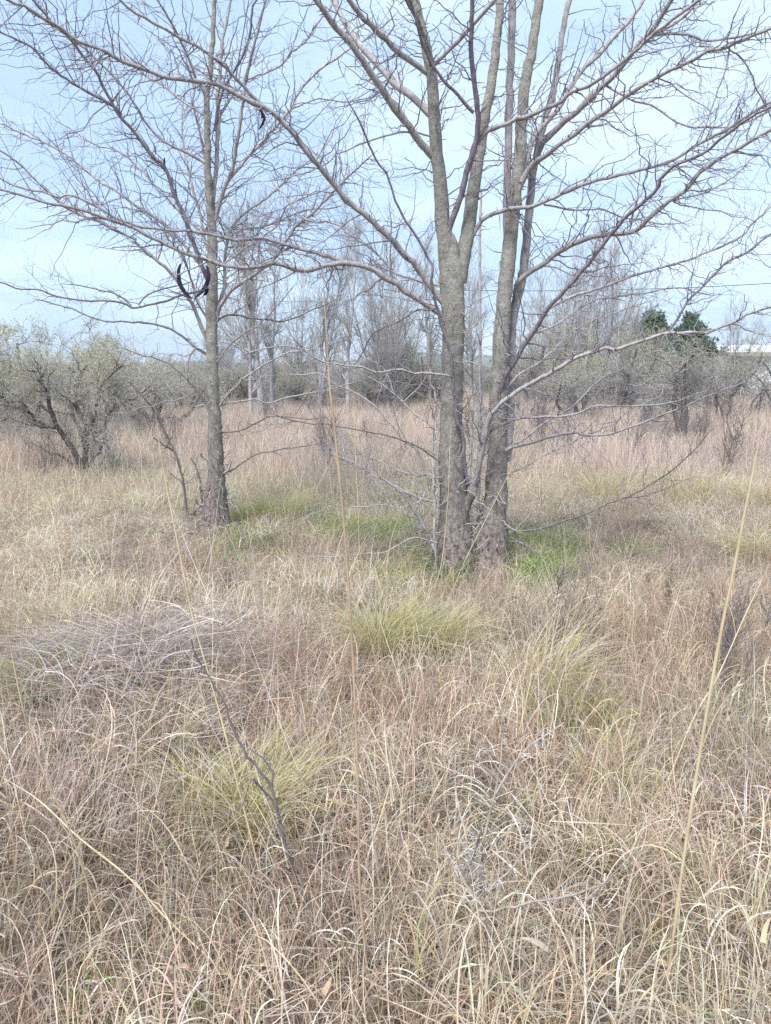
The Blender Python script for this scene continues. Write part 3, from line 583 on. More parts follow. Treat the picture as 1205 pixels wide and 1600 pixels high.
shoot('sapling', 'thin dark sapling with crooked bare twigs close beside the single grey trunk', 'sapling', (296, 826),
      [([(296, 826), (295, 818), (291, 792), (287, 757), (279, 723), (272, 704), (258, 676), (251, 660)], 5, 2.4, -0.1),
       ([(273, 706), (262, 699), (254, 694), (240, 684)], 2.6, 1.8, -0.1),
       ([(304, 826), (302, 810), (303, 798)], 5, 4, 0.0),
       ([(317, 824), (316, 800), (314, 757), (305, 727), (298, 715)], 3.6, 2.2, 0.05),
       ([(258, 676), (242, 644), (230, 627), (202, 597)], 2.6, 2.2, -0.2)], 'umber', 12, (0.08, 0.3), 'thorn', 10)
shoot('sapling', 'straight pale grey pole-like saplings growing behind the two-trunked tree', 'sapling', (742, 848),
      [([(746, 848), (748, 760), (749, 660), (750, 560), (750, 460), (750, 380), (752, 300)], 7, 3.6, 0.1),
       ([(736, 845), (734, 780), (735, 720), (738, 660), (742, 600)], 6, 3.5, 0.2),
       ([(752, 846), (748, 800), (750, 740), (755, 690)], 5, 3, 0.0)], 'pale', 18, (0.1, 0.45), 'thorn', 10)
shoot('dead_twig', 'dark bare forked twig standing in straw in front of the grey flattened grass', 'twig', (467, 1430),
      [([(467, 1430), (462, 1380), (455, 1345), (440, 1300), (430, 1250), (425, 1228), (400, 1200), (385, 1180), (365, 1140), (345, 1090), (320, 1045), (305, 1020), (300, 1000)], 7.5, 2.2, -0.15),
       ([(425, 1230), (427, 1205), (410, 1185), (390, 1170)], 4, 2, 0.0),
       ([(429, 1256), (405, 1230), (392, 1215), (385, 1240), (377, 1262)], 4, 2.4, -0.1)], 'umber', 8, (0.02, 0.08), 'umber', 14, thl=(0.008, 0.02))
shoot('thorny_sapling', 'grey thorny sapling with long white spines and spreading bare branches', 'sapling', (692, 1612),
      [([(690, 1612), (693, 1590), (700, 1549), (717, 1502), (739, 1458), (750, 1421), (748, 1363), (753, 1319), (772, 1253), (779, 1206), (785, 1155), (786, 1100)], 9, 2.6, 0.05),
       ([(749, 1423), (770, 1424), (794, 1421), (823, 1410), (889, 1401), (940, 1381), (969, 1356), (1000, 1323)], 5, 2.2, -0.1),
       ([(751, 1411), (735, 1390), (715, 1364), (706, 1348)], 6, 3, 0.05),
       ([(754, 1400), (768, 1388), (797, 1359), (819, 1330), (834, 1304)], 5, 2.5, 0.1),
       ([(775, 1240), (797, 1202), (823, 1166), (855, 1146), (881, 1129)], 4.5, 2.4, 0.1),
       ([(742, 1370), (726, 1310), (715, 1250), (712, 1180)], 4.5, 2.4, 0.2),
       ([(728, 1356), (745, 1322), (752, 1300)], 5, 3, -0.05)], 'sap', 5, (0.06, 0.2), 'white_thorn', 12, thl=(0.02, 0.045))

# ------------------------------------------------------------------ tall single stalks of grass
def stalk(label, pts, w0, w1, Y0, mat, lean=0.0, head=0.0):
    b = at(*pts[0], Y0); b0 = np.array([b[0], b[1], float(gz(b[0], b[1]))])
    p3 = np.array([at(x, y, Y0 + lean * i / (len(pts) - 1)) for i, (x, y) in enumerate(pts)])
    p3 = np.concatenate([[[b[0] - 0.01, b[1] - 0.02, b0[2] - 0.02]], p3]) if b[2] > b0[2] + 0.06 else p3
    P = spline(p3, 44) - b0; R = np.linspace(w0, w1, 44) * Y0 / F_PX / 2 * 0.72 * np.where(np.linspace(0, 1, 44) > 0.82, 1 - 0.85 * (np.linspace(0, 1, 44) - 0.82) / 0.18, 1)
    R[::9] *= 1.25
    t = tag(obj('grass_stalk', None, loc=b0), label, 'grass stalk')
    o = obj('stem', Mesh().tube(P[None], R[None], 7).build('stem'), M[mat], t)
    # dry sheath leaves along the stem
    V, Q, C = blade_strips(P[8:38:6], rng.uniform(0, 6.3, 5), rng.uniform(0.08, 0.2, 5), np.radians(rng.uniform(8, 25, 5)), np.radians(rng.uniform(30, 110, 5)), rng.uniform(0.002, 0.0035, 5), 6)
    for k in range(5):
        m_ = mesh('leaf', V[k], Q[:6], True, np.tile(lin(206, 186, 150), (V.shape[1] * 2, 1))); obj('leaf', m_, M['tuft'], t)
    if head:
        A_, R_ = grow(P[None], R[None], 26, (1 - head, 1), (8, 28), (0.03, 0.07), 4, rr=0.6, rmin=0.0007)
        stuff(obj('seed_head', Mesh().tube(A_, R_, 3).build('seed_head'), M[mat], t))

def blade_strips(base, az, ln, th0, th1, wd, K, p=1.6, daz=None, wprof=0.8):
    n = len(az); base = np.asarray(base, float)
    t = np.linspace(0, 1, K + 1); tm = (t[1:] + t[:-1]) / 2
    th = th0[:, None] + (th1 - th0)[:, None] * tm[None] ** p
    a = az[:, None] + (daz[:, None] if daz is not None else 0) * tm[None]
    seg = (ln / K)[:, None]
    dx = np.sin(th) * np.cos(a) * seg; dy = np.sin(th) * np.sin(a) * seg; dz = np.cos(th) * seg
    C = np.zeros((n, K + 1, 3)); C[:, 1:] = np.cumsum(np.stack([dx, dy, dz], -1), 1); C += base[:, None]
    tw = rng.uniform(-1.2, 1.2, n)[:, None]
    T = norm(np.gradient(C, axis=1))
    s = np.stack([-np.sin(az), np.cos(az), 0 * az], -1)[:, None]; s = norm(s - T * (s * T).sum(-1, keepdims=True)); u = np.cross(T, s)
    ph = tw * (0.5 + t[None])
    sv = s * np.cos(ph)[..., None] + u * np.sin(ph)[..., None]
    wv = wd[:, None] * np.maximum((1 - t[None] ** 2.2) ** wprof, 0.06) / 2
    V = np.stack([C - sv * wv[..., None], C + sv * wv[..., None]], 2)
    i = np.arange(n)[:, None] * (K + 1) * 2 + np.arange(K)[None] * 2
    Q = np.stack([i, i + 1, i + 3, i + 2], -1).reshape(-1, 4)
    return V.reshape(n, -1, 3) if False else V.reshape(n, (K + 1), 2, 3), Q, C

stalk('tall brown grass stalk leaning slightly, crossing in front of the pale thicket', [(580, 1575), (563, 1400), (560, 1250), (555, 1100), (547, 950), (541, 860), (536, 800), (530, 740), (524, 680), (515, 600), (509, 500), (502, 395)], 6.5, 5, 1.62, 'stalk2', 0.0)
stalk('tall thick straw-yellow grass stalk leaning towards the white shed', [(1038, 1580), (1050, 1480), (1070, 1330), (1090, 1200), (1110, 1080), (1128, 980), (1145, 900), (1160, 820), (1180, 720), (1198, 630)], 8.5, 6, 1.6, 'stalk', -0.1)
stalk('thin tan grass stalk arching over the grey flattened grass beside the dark twig', [(425, 1460), (400, 1340), (370, 1220), (345, 1120), (325, 1050), (300, 960), (280, 860), (262, 770), (250, 700), (243, 640)], 4.4, 3, 1.95, 'stalk', 0.1)
stalk('yellow fallen grass stalk slanting low across the straw', [(445, 1605), (400, 1560), (330, 1500), (260, 1435), (200, 1370), (125, 1310), (60, 1250), (0, 1212)], 5.5, 4, 1.6, 'stalk', 0.35)
stalk('bent orange-jointed grass stalk beside the slanting yellow one', [(180, 1560), (160, 1450), (140, 1390), (110, 1300), (75, 1220), (50, 1160), (30, 1080), (15, 1000), (5, 930)], 5, 3.4, 1.7, 'stalk2', 0.1)
stalk('slender pale grass stalk crossing the foot of the left stout trunk', [(655, 1010), (672, 940), (690, 880), (700, 780), (703, 700), (705, 655)], 2, 1.2, 4.6, 'stalk', 0.1)
stalk('pair-forming pale grass stalk slanting past both stout trunks', [(690, 990), (705, 930), (725, 880), (760, 810), (795, 740), (812, 700)], 1.8, 1.2, 4.7, 'stalk', 0.1)
stalk('pale upright grass stalk between the brown stalk and the two-trunked tree', [(570, 905), (562, 860), (560, 800), (556, 720), (554, 660), (551, 600)], 2, 1.4, 5.2, 'stalk', 0.1)
stalk('thin leaning grass stalk at the edge of the mauve grass', [(1000, 1330), (1040, 1230), (1085, 1120), (1120, 1060), (1165, 960), (1203, 880)], 4, 2.6, 2.4, 'stalk', 0.2)

# ------------------------------------------------------------------ grass clump meshes for the ground cover
def pal(n, cs, ps, jit=0.10):
    cs = np.array(cs); k = rng.choice(len(cs), n, p=np.array(ps) / sum(ps))
    return np.clip(cs[k] * (1 + rng.normal(0, jit, (n, 1))) * (1 + rng.normal(0, 0.03, (n, 3))), 0.01, 0.9)

def clump(name, coll, mat, specs):
    Vs, Qs, Cs, n0 = [], [], [], 0
    for s in specs:
        n = s['n']; K = s.get('K', 6); r = s['r'] * np.sqrt(rng.uniform(0, 1, n)); a = rng.uniform(0, 2 * math.pi, n)
        base = np.stack([r * np.cos(a), r * np.sin(a), rng.uniform(*s.get('z', (-0.01, 0.02)), n)], -1)
        az = a + rng.normal(0, s.get('azs', 3.0), n)
        V, Q, C = blade_strips(base, az, rng.uniform(*s['h'], n), np.radians(rng.uniform(*s['t0'], n)), np.radians(rng.uniform(*s['t1'], n)),
                               rng.uniform(*s['w'], n), K, s.get('p', 1.6), rng.normal(0, s.get('daz', 0.7), n))
        V[..., 2] = np.maximum(V[..., 2], -0.015)
        Vs.append(V.reshape(-1, 3)); Qs.append(Q + n0); n0 += Vs[-1].shape[0]
        Cs.append(np.repeat(pal(n, s['c'], s['cp']), (K + 1) * 2, axis=0))
    me = mesh(name, np.concatenate(Vs), np.concatenate(Qs), True, np.concatenate(Cs)); me.materials.append(mat)
    o = bpy.data.objects.new(name, me); coll.objects.link(o); return o

STRAW = lin(218, 206, 188); PALE = lin(230, 225, 217); GREY = lin(188, 182, 177); TAN = lin(198, 180, 158); PINK = lin(208, 192, 181)
BROWN = lin(150, 130, 114); RED = lin(182, 150, 132); OLIVE = lin(170, 172, 128); YEL = lin(210, 200, 138); GREEN = lin(132, 164, 96); DGREEN = lin(100, 136, 82)
WHITE = lin(238, 238, 237); MAUVE = lin(188, 173, 171)

def scatter(name, label, coll, pts, rot, scl, idx, tint):
    me = bpy.data.meshes.new(name); n = len(pts)
    me.vertices.add(n); me.vertices.foreach_set('co', np.ascontiguousarray(pts, np.float32).ravel())
    def at_(nm, ty, arr, key):
        a = me.attributes.new(nm, ty, 'POINT'); a.data.foreach_set(key, np.ascontiguousarray(arr).ravel())
    at_('rot', 'FLOAT_VECTOR', rot.astype(np.float32), 'vector'); at_('scl', 'FLOAT_VECTOR', scl.astype(np.float32), 'vector')
    at_('idx', 'INT', idx.astype(np.int32), 'value')
    at_('tint', 'FLOAT_COLOR', np.concatenate([tint, np.ones((n, 1))], 1).astype(np.float32), 'color')
    o = obj(name, me); stuff(o, label, 'grass')
    ng = bpy.data.node_groups.new(name + '_scatter', 'GeometryNodeTree')
    ng.interface.new_socket('Geometry', in_out='INPUT', socket_type='NodeSocketGeometry'); ng.interface.new_socket('Geometry', in_out='OUTPUT', socket_type='NodeSocketGeometry')
    N = ng.nodes; L = ng.links
    gi = N.new('NodeGroupInput'); go = N.new('NodeGroupOutput'); ci = N.new('GeometryNodeCollectionInfo')
    ci.inputs['Collection'].default_value = coll; ci.inputs['Separate Children'].default_value = True; ci.inputs['Reset Children'].default_value = True
    ip = N.new('GeometryNodeInstanceOnPoints'); ip.inputs['Pick Instance'].default_value = True
    def na(nm, ty):
        k = N.new('GeometryNodeInputNamedAttribute'); k.data_type = ty; k.inputs['Name'].default_value = nm; return k.outputs['Attribute']
    er = N.new('FunctionNodeEulerToRotation'); L.new(na('rot', 'FLOAT_VECTOR'), er.inputs[0])
    L.new(gi.outputs[0], ip.inputs['Points']); L.new(ci.outputs[0], ip.inputs['Instance']); L.new(na('idx', 'INT'), ip.inputs['Instance Index'])
    L.new(er.outputs[0], ip.inputs['Rotation']); L.new(na('scl', 'FLOAT_VECTOR'), ip.inputs['Scale']); L.new(ip.outputs[0], go.inputs[0])
    md = o.modifiers.new('scatter', 'NODES'); md.node_group = ng
    return o

def make_coll(nm, k, specs):
    c = bpy.data.collections.new(nm)
    for i in range(k): clump('%s_clump_%02d' % (nm, i), c, M['grass'], specs)
    return c

straw_c = make_coll('straw', 10, [
    dict(n=210, r=0.42, h=(0.14, 0.36), t0=(0, 26), t1=(80, 200), w=(0.0018, 0.0038), c=[STRAW, PALE, GREY, TAN, PINK, OLIVE], cp=[4, 2, 3, 2.5, 3, 0.7], K=8, p=3.2, daz=0.5),
    dict(n=110, r=0.42, h=(0.08, 0.24), t0=(5, 65), t1=(60, 170), w=(0.0015, 0.0034), c=[STRAW, GREY, TAN, PINK], cp=[3, 3, 3, 3], K=5),
    dict(n=70, r=0.42, h=(0.07, 0.2), t0=(5, 50), t1=(110, 220), w=(0.003, 0.006), c=[WHITE, PALE, GREY], cp=[3, 3, 1], K=7, p=2.2),
    dict(n=210, r=0.44, h=(0.10, 0.28), t0=(66, 92), t1=(75, 105), w=(0.0016, 0.0036), c=[STRAW, GREY, TAN, BROWN, PALE], cp=[1.6, 3, 2, 4, 0.6], z=(0.0, 0.05), K=4),
    dict(n=6, r=0.42, h=(0.03, 0.07), t0=(20, 85), t1=(60, 130), w=(0.009, 0.016), c=[TAN, BROWN, GREY], cp=[2, 2, 1.5], z=(0.02, 0.14), K=5),
    dict(n=60, r=0.42, h=(0.2, 0.46), t0=(0, 25), t1=(5, 40), w=(0.0012, 0.0024), c=[STRAW, TAN, RED, GREY, lin(120, 104, 94)], cp=[2, 2, 1, 1, 0.8], K=4)])
culm_c = make_coll('culm', 8, [
    dict(n=150, r=0.2, h=(0.18, 0.40), t0=(0, 28), t1=(15, 95), w=(0.0014, 0.003), c=[PINK, TAN, RED, STRAW, GREY, MAUVE], cp=[3, 2, 2.2, 2, 1.4, 2], K=6),
    dict(n=60, r=0.21, h=(0.08, 0.2), t0=(10, 60), t1=(110, 200), w=(0.002, 0.0042), c=[PALE, PINK, WHITE, GREY], cp=[3, 2, 1, 2], K=7, p=1.2)])
tall_c = make_coll('tall', 10, [
    dict(n=230, r=0.6, h=(0.36, 0.74), t0=(0, 16), t1=(8, 55), w=(0.004, 0.0068), c=[PINK, STRAW, TAN, MAUVE, PALE, RED], cp=[3, 2.6, 2, 2.4, 1, 0.7], K=4),
    dict(n=170, r=0.62, h=(0.18, 0.42), t0=(5, 50), t1=(60, 150), w=(0.004, 0.0075), c=[PINK, GREY, STRAW, MAUVE], cp=[2, 2, 2, 2], K=4)])
far_c = make_coll('far', 6, [
    dict(n=330, r=1.6, h=(0.35, 0.65), t0=(0, 18), t1=(8, 55), w=(0.008, 0.014), c=[PINK, STRAW, TAN, MAUVE, PALE], cp=[3, 3, 2, 2, 1], K=3),
    dict(n=200, r=1.6, h=(0.2, 0.45), t0=(5, 50), t1=(40, 120), w=(0.009, 0.016), c=[PINK, GREY, STRAW, TAN], cp=[2, 2, 2, 1], K=3)])
green_c = make_coll('green', 8, [
    dict(n=80, r=0.14, h=(0.07, 0.22), t0=(0, 45), t1=(30, 130), w=(0.0022, 0.0046), c=[GREEN, DGREEN, OLIVE, YEL], cp=[3, 1.4, 2.6, 1.6], K=5)])
mat_c = make_coll('thatch', 8, [
    dict(n=260, r=0.36, h=(0.12, 0.36), t0=(66, 92), t1=(76, 104), w=(0.0016, 0.0036), c=[GREY, MAUVE, PALE, BROWN, lin(172, 166, 163)], cp=[4, 2, 1.2, 1.4, 3], z=(0.0, 0.045), K=4),
    dict(n=22, r=0.34, h=(0.1, 0.3), t0=(20, 70), t1=(80, 150), w=(0.002, 0.004), c=[GREY, STRAW], cp=[1, 1], K=5)])
wiry_c = make_coll('wiry', 6, [
    dict(n=5, r=0.2, h=(0.5, 1.0), t0=(0, 24), t1=(5, 50), w=(0.002, 0.0034), c=[STRAW, PALE, GREY, lin(130, 114, 102)], cp=[3, 2, 1, 0.8], K=6)])

def pts_in(n, y0, y1, half=0.72, pw=2.0):       # jittered grid of spots on the ground inside a widening wedge
    out = []
    area = half * (y1 ** 2 - y0 ** 2) + (y1 - y0); c = math.sqrt(area / n)
    if pw < 2:                                  # thin out with distance
        y = (rng.uniform(0, 1, n) * (y1 ** pw - y0 ** pw) + y0 ** pw) ** (1 / pw); x = rng.uniform(-1, 1, n) * (half * y + 0.5)
    else:
        gy_ = np.arange(y0, y1, c); gx_ = np.arange(-half * y1 - 0.5, half * y1 + 0.5, c)
        x, y = np.meshgrid(gx_, gy_); x = (x + rng.uniform(0, c, x.shape)).ravel(); y = (y + rng.uniform(0, c, y.shape)).ravel()
        k = np.abs(x) < half * y + 0.5; x, y = x[k], y[k]
    q = rng.permutation(len(x)); x, y = x[q], y[q]
    return np.stack([x, y, gz(x, y)], -1)

def blob(p, px, py, rx, ry):                    # soft patch round a photographed spot on the ground
    g = ground(px, py); return np.exp(-(((p[:, 0] - g[0]) / rx) ** 2 + ((p[:, 1] - g[1]) / ry) ** 2))

def place(name, label, coll, nvar, p, smin=0.8, smax=1.2, tint=None, tilt=0.12, hs=None):
    n = len(p); rot = np.stack([rng.normal(0, tilt, n), rng.normal(0, tilt, n), rng.uniform(0, 6.283, n)], -1)
    s = rng.uniform(smin, smax, (n, 1)) * np.ones((n, 3))
    if hs is not None: s[:, 2] *= hs
    t = np.ones((n, 3)) if tint is None else tint
    t = t * (1 + rng.normal(0, 0.11, (n, 1))) * (1 + rng.normal(0, 0.025, (n, 3)))
    return scatter(name, label, coll, p, rot, s, rng.integers(0, nvar, n), np.clip(t, 0.2, 1.6))

def patch_noise(p, f=1.0, s=0.0):
    x, y = p[:, 0] * f, p[:, 1] * f
    return 0.5 + 0.25 * np.sin(1.3 * x + 0.7 * y + s) + 0.25 * np.sin(2.3 * y - 1.1 * x + 2 * s + 1)

def thatch_w(p): return np.clip(np.exp(-(((p[:, 0] + 1.14) / 0.52) ** 2 + ((p[:, 1] - 3.25) / 0.48) ** 2)) * 1.4, 0, 1)
def green_w(p):
    return np.clip(0.9 * blob(p, 420, 822, 0.45, 0.5) + 0.7 * blob(p, 590, 855, 0.5, 0.6) + 0.9 * blob(p, 850, 868, 0.5, 0.4) + 0.3 * blob(p, 500, 850, 0.8, 0.6)
                   + 1.2 * blob(p, 815, 912, 0.28, 0.25) + 1.0 * blob(p, 615, 912, 0.25, 0.22) + 1.0 * blob(p, 680, 915, 0.2, 0.15) + 0.5 * blob(p, 880, 890, 0.4, 0.3) + 0.8 * blob(p, 365, 838, 0.2, 0.2), 0, 1)
def tree_clear(p):                              # no clump inside the boles
    k = np.ones(len(p), bool)
    for q, r in ((baseA, 0.46), (baseB, 0.32)): k &= np.hypot(p[:, 0] - q[0] - (0.0), p[:, 1] - q[1]) > r
    return k

# near and middle straw
p = pts_in(640, 0.3, 10.5); p = p[tree_clear(p)]
keep = rng.uniform(size=len(p)) > thatch_w(p) * 1.1
keep &= rng.uniform(size=len(p)) > np.clip(patch_noise(p, 3.1, 9.0) - 0.72, 0, 1) * 2.2
keep &= rng.uniform(size=len(p)) > green_w(p) * 0.55
p = p[keep]; pn = patch_noise(p, 1.1)[:, None]
pa = patch_noise(p, 1.9, 5.0)[:, None]; pb = patch_noise(p, 2.7, 7.0)[:, None]
tint = (np.array([1.06, 1.02, 0.92]) * pa + np.array([1.0, 0.955, 0.90]) * (1 - pa)) * (0.88 + 0.26 * pb) * (0.94 + 0.12 * pn)
tint = tint * (1 - np.array([0.05, 0.01, 0.06]) * np.clip((p[:, 1:2] - 5.2) / 2.5, 0, 1) * (p[:, 0:1] < 1.0))
hs = (0.7 + 0.65 * patch_noise(p, 1.3, 2.0)) * (1 - 0.45 * np.clip((p[:, 1] - 4.6) / 0.8, 0, 1) * np.clip((8.5 - p[:, 1]) / 1, 0, 1))
place('dry_grass', 'messy pale straw-coloured grass with curled leaves covering the foreground', straw_c, 10, p, 0.75, 1.2, tint, 0.16, hs)
# reddish upright tufts among it
p = pts_in(560, 0.9, 9.0); wgt = patch_noise(p, 0.8, 4.0) * 0.45 + 0.8 * blob(p, 1130, 1080, 0.8, 1.2) + 1.3 * blob(p, 610, 1190, 0.6, 0.5) + 0.5 * blob(p, 480, 1090, 0.6, 0.5) + 0.3 * blob(p, 1100, 900, 0.9, 0.9)
p = p[(rng.uniform(size=len(p)) < wgt) & (rng.uniform(size=len(p)) > thatch_w(p)) & tree_clear(p)]
place('bluestem_grass', 'upright pinkish-brown dead grass standing in tufts through the straw', culm_c, 8, p, 0.8, 1.2, np.array([0.92, 0.86, 0.82]) * (1 - np.array([0.02, 0.14, 0.22]) * np.clip(blob(p, 610, 1190, 0.6, 0.5) + blob(p, 1130, 1060, 0.7, 0.9) + 0.6 * blob(p, 470, 1090, 0.5, 0.4), 0, 1)[:, None]), 0.14, 1 + 0.45 * blob(p, 1130, 1080, 0.8, 1.2))
# grey thatch
p = pts_in(620, 2.6, 5.2); p = p[rng.uniform(size=len(p)) < thatch_w(p)]
place('flattened_thatch', 'mat of flattened grey dead grass on a low mound', mat_c, 8, p, 0.8, 1.2, np.array([[0.98, 0.93, 0.89]]) * np.ones((len(p), 1)), 0.1)
p = pts_in(190, 0.3, 7.0)
place('grass_litter', 'grey-brown litter of broken grass lying on the soil under the straw', mat_c, 8, p, 0.9, 1.4, np.array([[0.66, 0.59, 0.53]]) * np.ones((len(p), 1)), 0.1)  # tint darkened to put contact shade of the gaps into the litter colour
# green flush
p = pts_in(8000, 3.0, 10.0); p = p[(rng.uniform(size=len(p)) < green_w(p) * np.clip(patch_noise(p, 2.6, 1.2) * 1.3 - 0.15, 0.1, 1) * 1.3) & tree_clear(p)]
place('green_grass', 'short fresh green grass growing round the feet of the trees', green_c, 8, p, 0.8, 1.5, None, 0.15)
p = pts_in(420, 1.2, 6.5); p = p[patch_noise(p, 1.7, 3.0) > 0.5]
place('green_shoots', 'scattered small green shoots showing through the straw', green_c, 8, p, 0.35, 0.8, None, 0.15)
# wiry stalks
p = pts_in(420, 1.7, 12.0); p = p[tree_clear(p)]
place('wiry_stalks', 'scattered thin pale stalks poking above the straw', wiry_c, 6, p, 0.6, 1.05, None, 0.12)
# tall standing grass behind the trees
p = pts_in(1150, 7.6, 26.0, 0.66); left_in = (p[:, 0] < -2.2) * 1.2
edge = 9.3 + left_in * 0.9 + 0.6 * np.sin(p[:, 0] * 1.4) + 0.5 * np.sin(p[:, 0] * 3.1 + 1) + 0.8 * (p[:, 0] > 2.0)
p = p[p[:, 1] > edge + rng.normal(0, 0.35, len(p))]
rt = np.clip((p[:, 0] - 1.0) / 3.0, 0, 1)[:, None] * np.clip((16 - p[:, 1:2]) / 5, 0, 1)
tint = (np.array([0.98, 0.95, 0.92]) * (1 - rt) + np.array([0.90, 0.84, 0.86]) * rt) * (0.94 + 0.14 * patch_noise(p, 0.6)[:, None])
place('tall_dry_grass', 'tall pinkish-tan standing dead grass filling the field behind the trees', tall_c, 10, p, 0.8, 1.15, tint, 0.09, (0.55 + 0.5 * patch_noise(p, 1.1, 1)) * rng.uniform(0.75, 1.2, len(p)) * (1 - 0.65 * np.exp(-((p[:, 0] - 5.9) / 1.3) ** 2 - ((p[:, 1] - 15.2) / 1.6) ** 2)))
p = pts_in(900, 25.0, 70.0, 0.62, 1.5)
place('far_field_grass', 'far band of standing dead grass at the foot of the scrub', far_c, 6, p, 0.8, 1.15, np.array([[0.96, 0.93, 0.89]]) * np.ones((len(p), 1)), 0.06)

# ------------------------------------------------------------------ tussocks: fine arching tufts, each a thing
def tussock_mesh(n, h, spread, cols, cp, lean=0.0, laz=0.0, wd=(0.0016, 0.0036), t1=(40, 130), K=9):
    n = int(n * 1.05); spread = spread * 0.85
    a = rng.uniform(0, 2 * math.pi, n); r = spread * np.sqrt(rng.uniform(0, 1, n))
    base = np.stack([r * np.cos(a), r * np.sin(a), np.full(n, -0.01)], -1)
    az = a + rng.normal(0, 0.5, n); k = rng.uniform(size=n) < lean; az = np.where(k, laz + rng.normal(0, 0.35, n), az)
    V, Q, C = blade_strips(base, az, rng.uniform(h * 0.35, h * 1.15, n), np.radians(rng.uniform(0, 38, n)), np.radians(rng.uniform(*t1, n)), rng.uniform(*wd, n), K, 1.3, rng.normal(0, 0.25, n), 0.6)
    V[..., 2] = np.maximum(V[..., 2], 0.0)
    c0 = pal(n, cols, cp, 0.12)[:, None]; c1 = pal(n, [STRAW, YEL, PALE], [3, 2, 1], 0.08)[:, None]; u = (np.linspace(0, 1, K + 1) ** 1.3)[None, :, None] * (0.25 if cp[3] > 3.5 else 0.8)
    C = np.repeat((c0 * (1 - u) + c1 * u)[:, :, None], 2, axis=2)
    return mesh('grass_tussock', V.reshape(-1, 3), Q, True, C.reshape(-1, 3))
YG = [lin(190, 178, 104), lin(164, 160, 72), STRAW, lin(142, 154, 72)]
tus = [  # px, py of the foot, blade length, count, spread, palette weights, lean, lean azimuth, label
    (600, 1030, 0.46, 900, 0.12, [3, 5, 0.6, 2.5], 0.3, 0.3, 'yellow-green fine grass tussock in front of the stout trunks, denser of the pair there'),
    (690, 1028, 0.42, 760, 0.11, [4, 4, 1, 1.5], 0.3, 0.2, 'straw-yellow arching tussock in front of the stout trunks, looser of the pair there'),
    (835, 1100, 0.52, 560, 0.14, [4, 2, 7, 0.6], 0.55, 0.5, 'big flowing yellow tussock combed over to one side past the trunks'),
    (900, 1165, 0.32, 420, 0.12, [1, 2, 1, 4], 0.2, 0.5, 'low green tussock tucked under the big flowing yellow one'),
    (400, 1305, 0.42, 700, 0.10, [3, 2.4, 4, 2.0], 0.5, 0.6, 'yellow-green tussock spreading behind the dark forked twig'),
    (320, 1270, 0.34, 300, 0.09, [1, 2, 2, 3], 0.1, 0.6, 'olive tussock half hidden in straw beside the dark forked twig'),
    (440, 824, 0.60, 520, 0.12, [2, 4, 1, 2], 0.5, 0.4, 'bright lime tussock bending over beside the single grey trunk'),
    (395, 822, 0.40, 380, 0.12, [1, 3, 0.6, 3], 0.1, 0.3, 'short green tussock between the single grey trunk and the lime tussock'),
    (92, 985, 0.34, 380, 0.13, [3, 3, 2, 1.4], 0.4, 0.4, 'yellowish tussock at the edge of the grey flattened mound'),
    (15, 1010, 0.32, 380, 0.14, [4, 1, 4, 0.4], 0.2, 0.2, 'pale straw tussock next to the yellowish one by the mound'),
    (62, 1112, 0.36, 300, 0.06, [0, 0.5, 0, 6], 0.0, 0.0, 'small bright green tuft at the foot of the grey mound'),
    (945, 788, 0.66, 520, 0.20, [5, 1.2, 3, 0.2], 0.1, 0.0, 'golden tussock at the edge of the tall mauve grass'),
    (1075, 790, 0.66, 560, 0.24, [5, 1.4, 3, 0.2], 0.1, 0.0, 'wide golden-yellow tussock before the tall mauve grass'),
    (1185, 800, 0.62, 480, 0.20, [4, 2.4, 3, 0.5], 0.2, 3.0, 'golden tussock with greener blades near the end of the tall mauve grass'),
    (1175, 880, 0.46, 460, 0.16, [3, 2.6, 3, 0.6], 0.2, 3.0, 'yellow-olive tussock in straw below the golden ones'),
    (530, 785, 0.44, 360, 0.13, [4, 1, 4, 0.3], 0.1, 0.0, 'faded straw tussock behind the tall brown stalk'),
    (600, 838, 0.42, 360, 0.14, [3, 3, 2, 1.5], 0.2, 0.0, 'faded olive tussock beside the grey dead side shoots'),
    (545, 842, 0.34, 320, 0.12, [2, 3, 1.5, 2.5], 0.2, 0.0, 'soft green tussock crossed by the tall brown stalk'),
    (930, 1010, 0.40, 420, 0.14, [3, 2, 4, 0.6], 0.4, 0.2, 'straw-coloured arching tussock beyond the big flowing yellow one'),
    (1000, 960, 0.40, 360, 0.14, [3, 1.5, 4, 0.4], 0.3, 0.4, 'thin pale tussock in the straw uphill of the flowing yellow ones'),
    (940, 1240, 0.30, 300, 0.10, [2, 3, 3, 1.5], 0.2, 0.6, 'small olive tussock in the shade of tangled straw by the tall thick stalk'),
    (930, 1350, 0.22, 200, 0.07, [1, 3, 1, 2], 0.2, 0.6, 'little yellow-green tuft behind the thorny sapling branch'),
    (815, 745, 0.5, 320, 0.14, [4, 2, 3, 0.6], 0.1, 0.0, 'small golden tussock just behind the right stout trunk'),
    (265, 1172, 0.32, 220, 0.05, [0, 2, 1, 3], 0.0, 0.0, 'small green tuft below the grey flattened mound'),
    (610, 918, 0.36, 420, 0.12, [0.5, 2, 0.5, 4], 0.0, 0.0, 'fresh green tuft before the foot of the left stout trunk'),
    (905, 1150, 0.34, 320, 0.07, [0.3, 2, 0.5, 5], 0.2, 0.4, 'vivid green tuft inside the shadowed low tussock'),
]
for px, py, h, n, sp, cp, ln, la, lb in tus:
    b = ground(px, py)
    tag(obj('grass_tussock', tussock_mesh(n, h, sp, YG, cp, ln, la), M['tuft'], loc=b), lb, 'grass tussock', 'tussocks in the field')

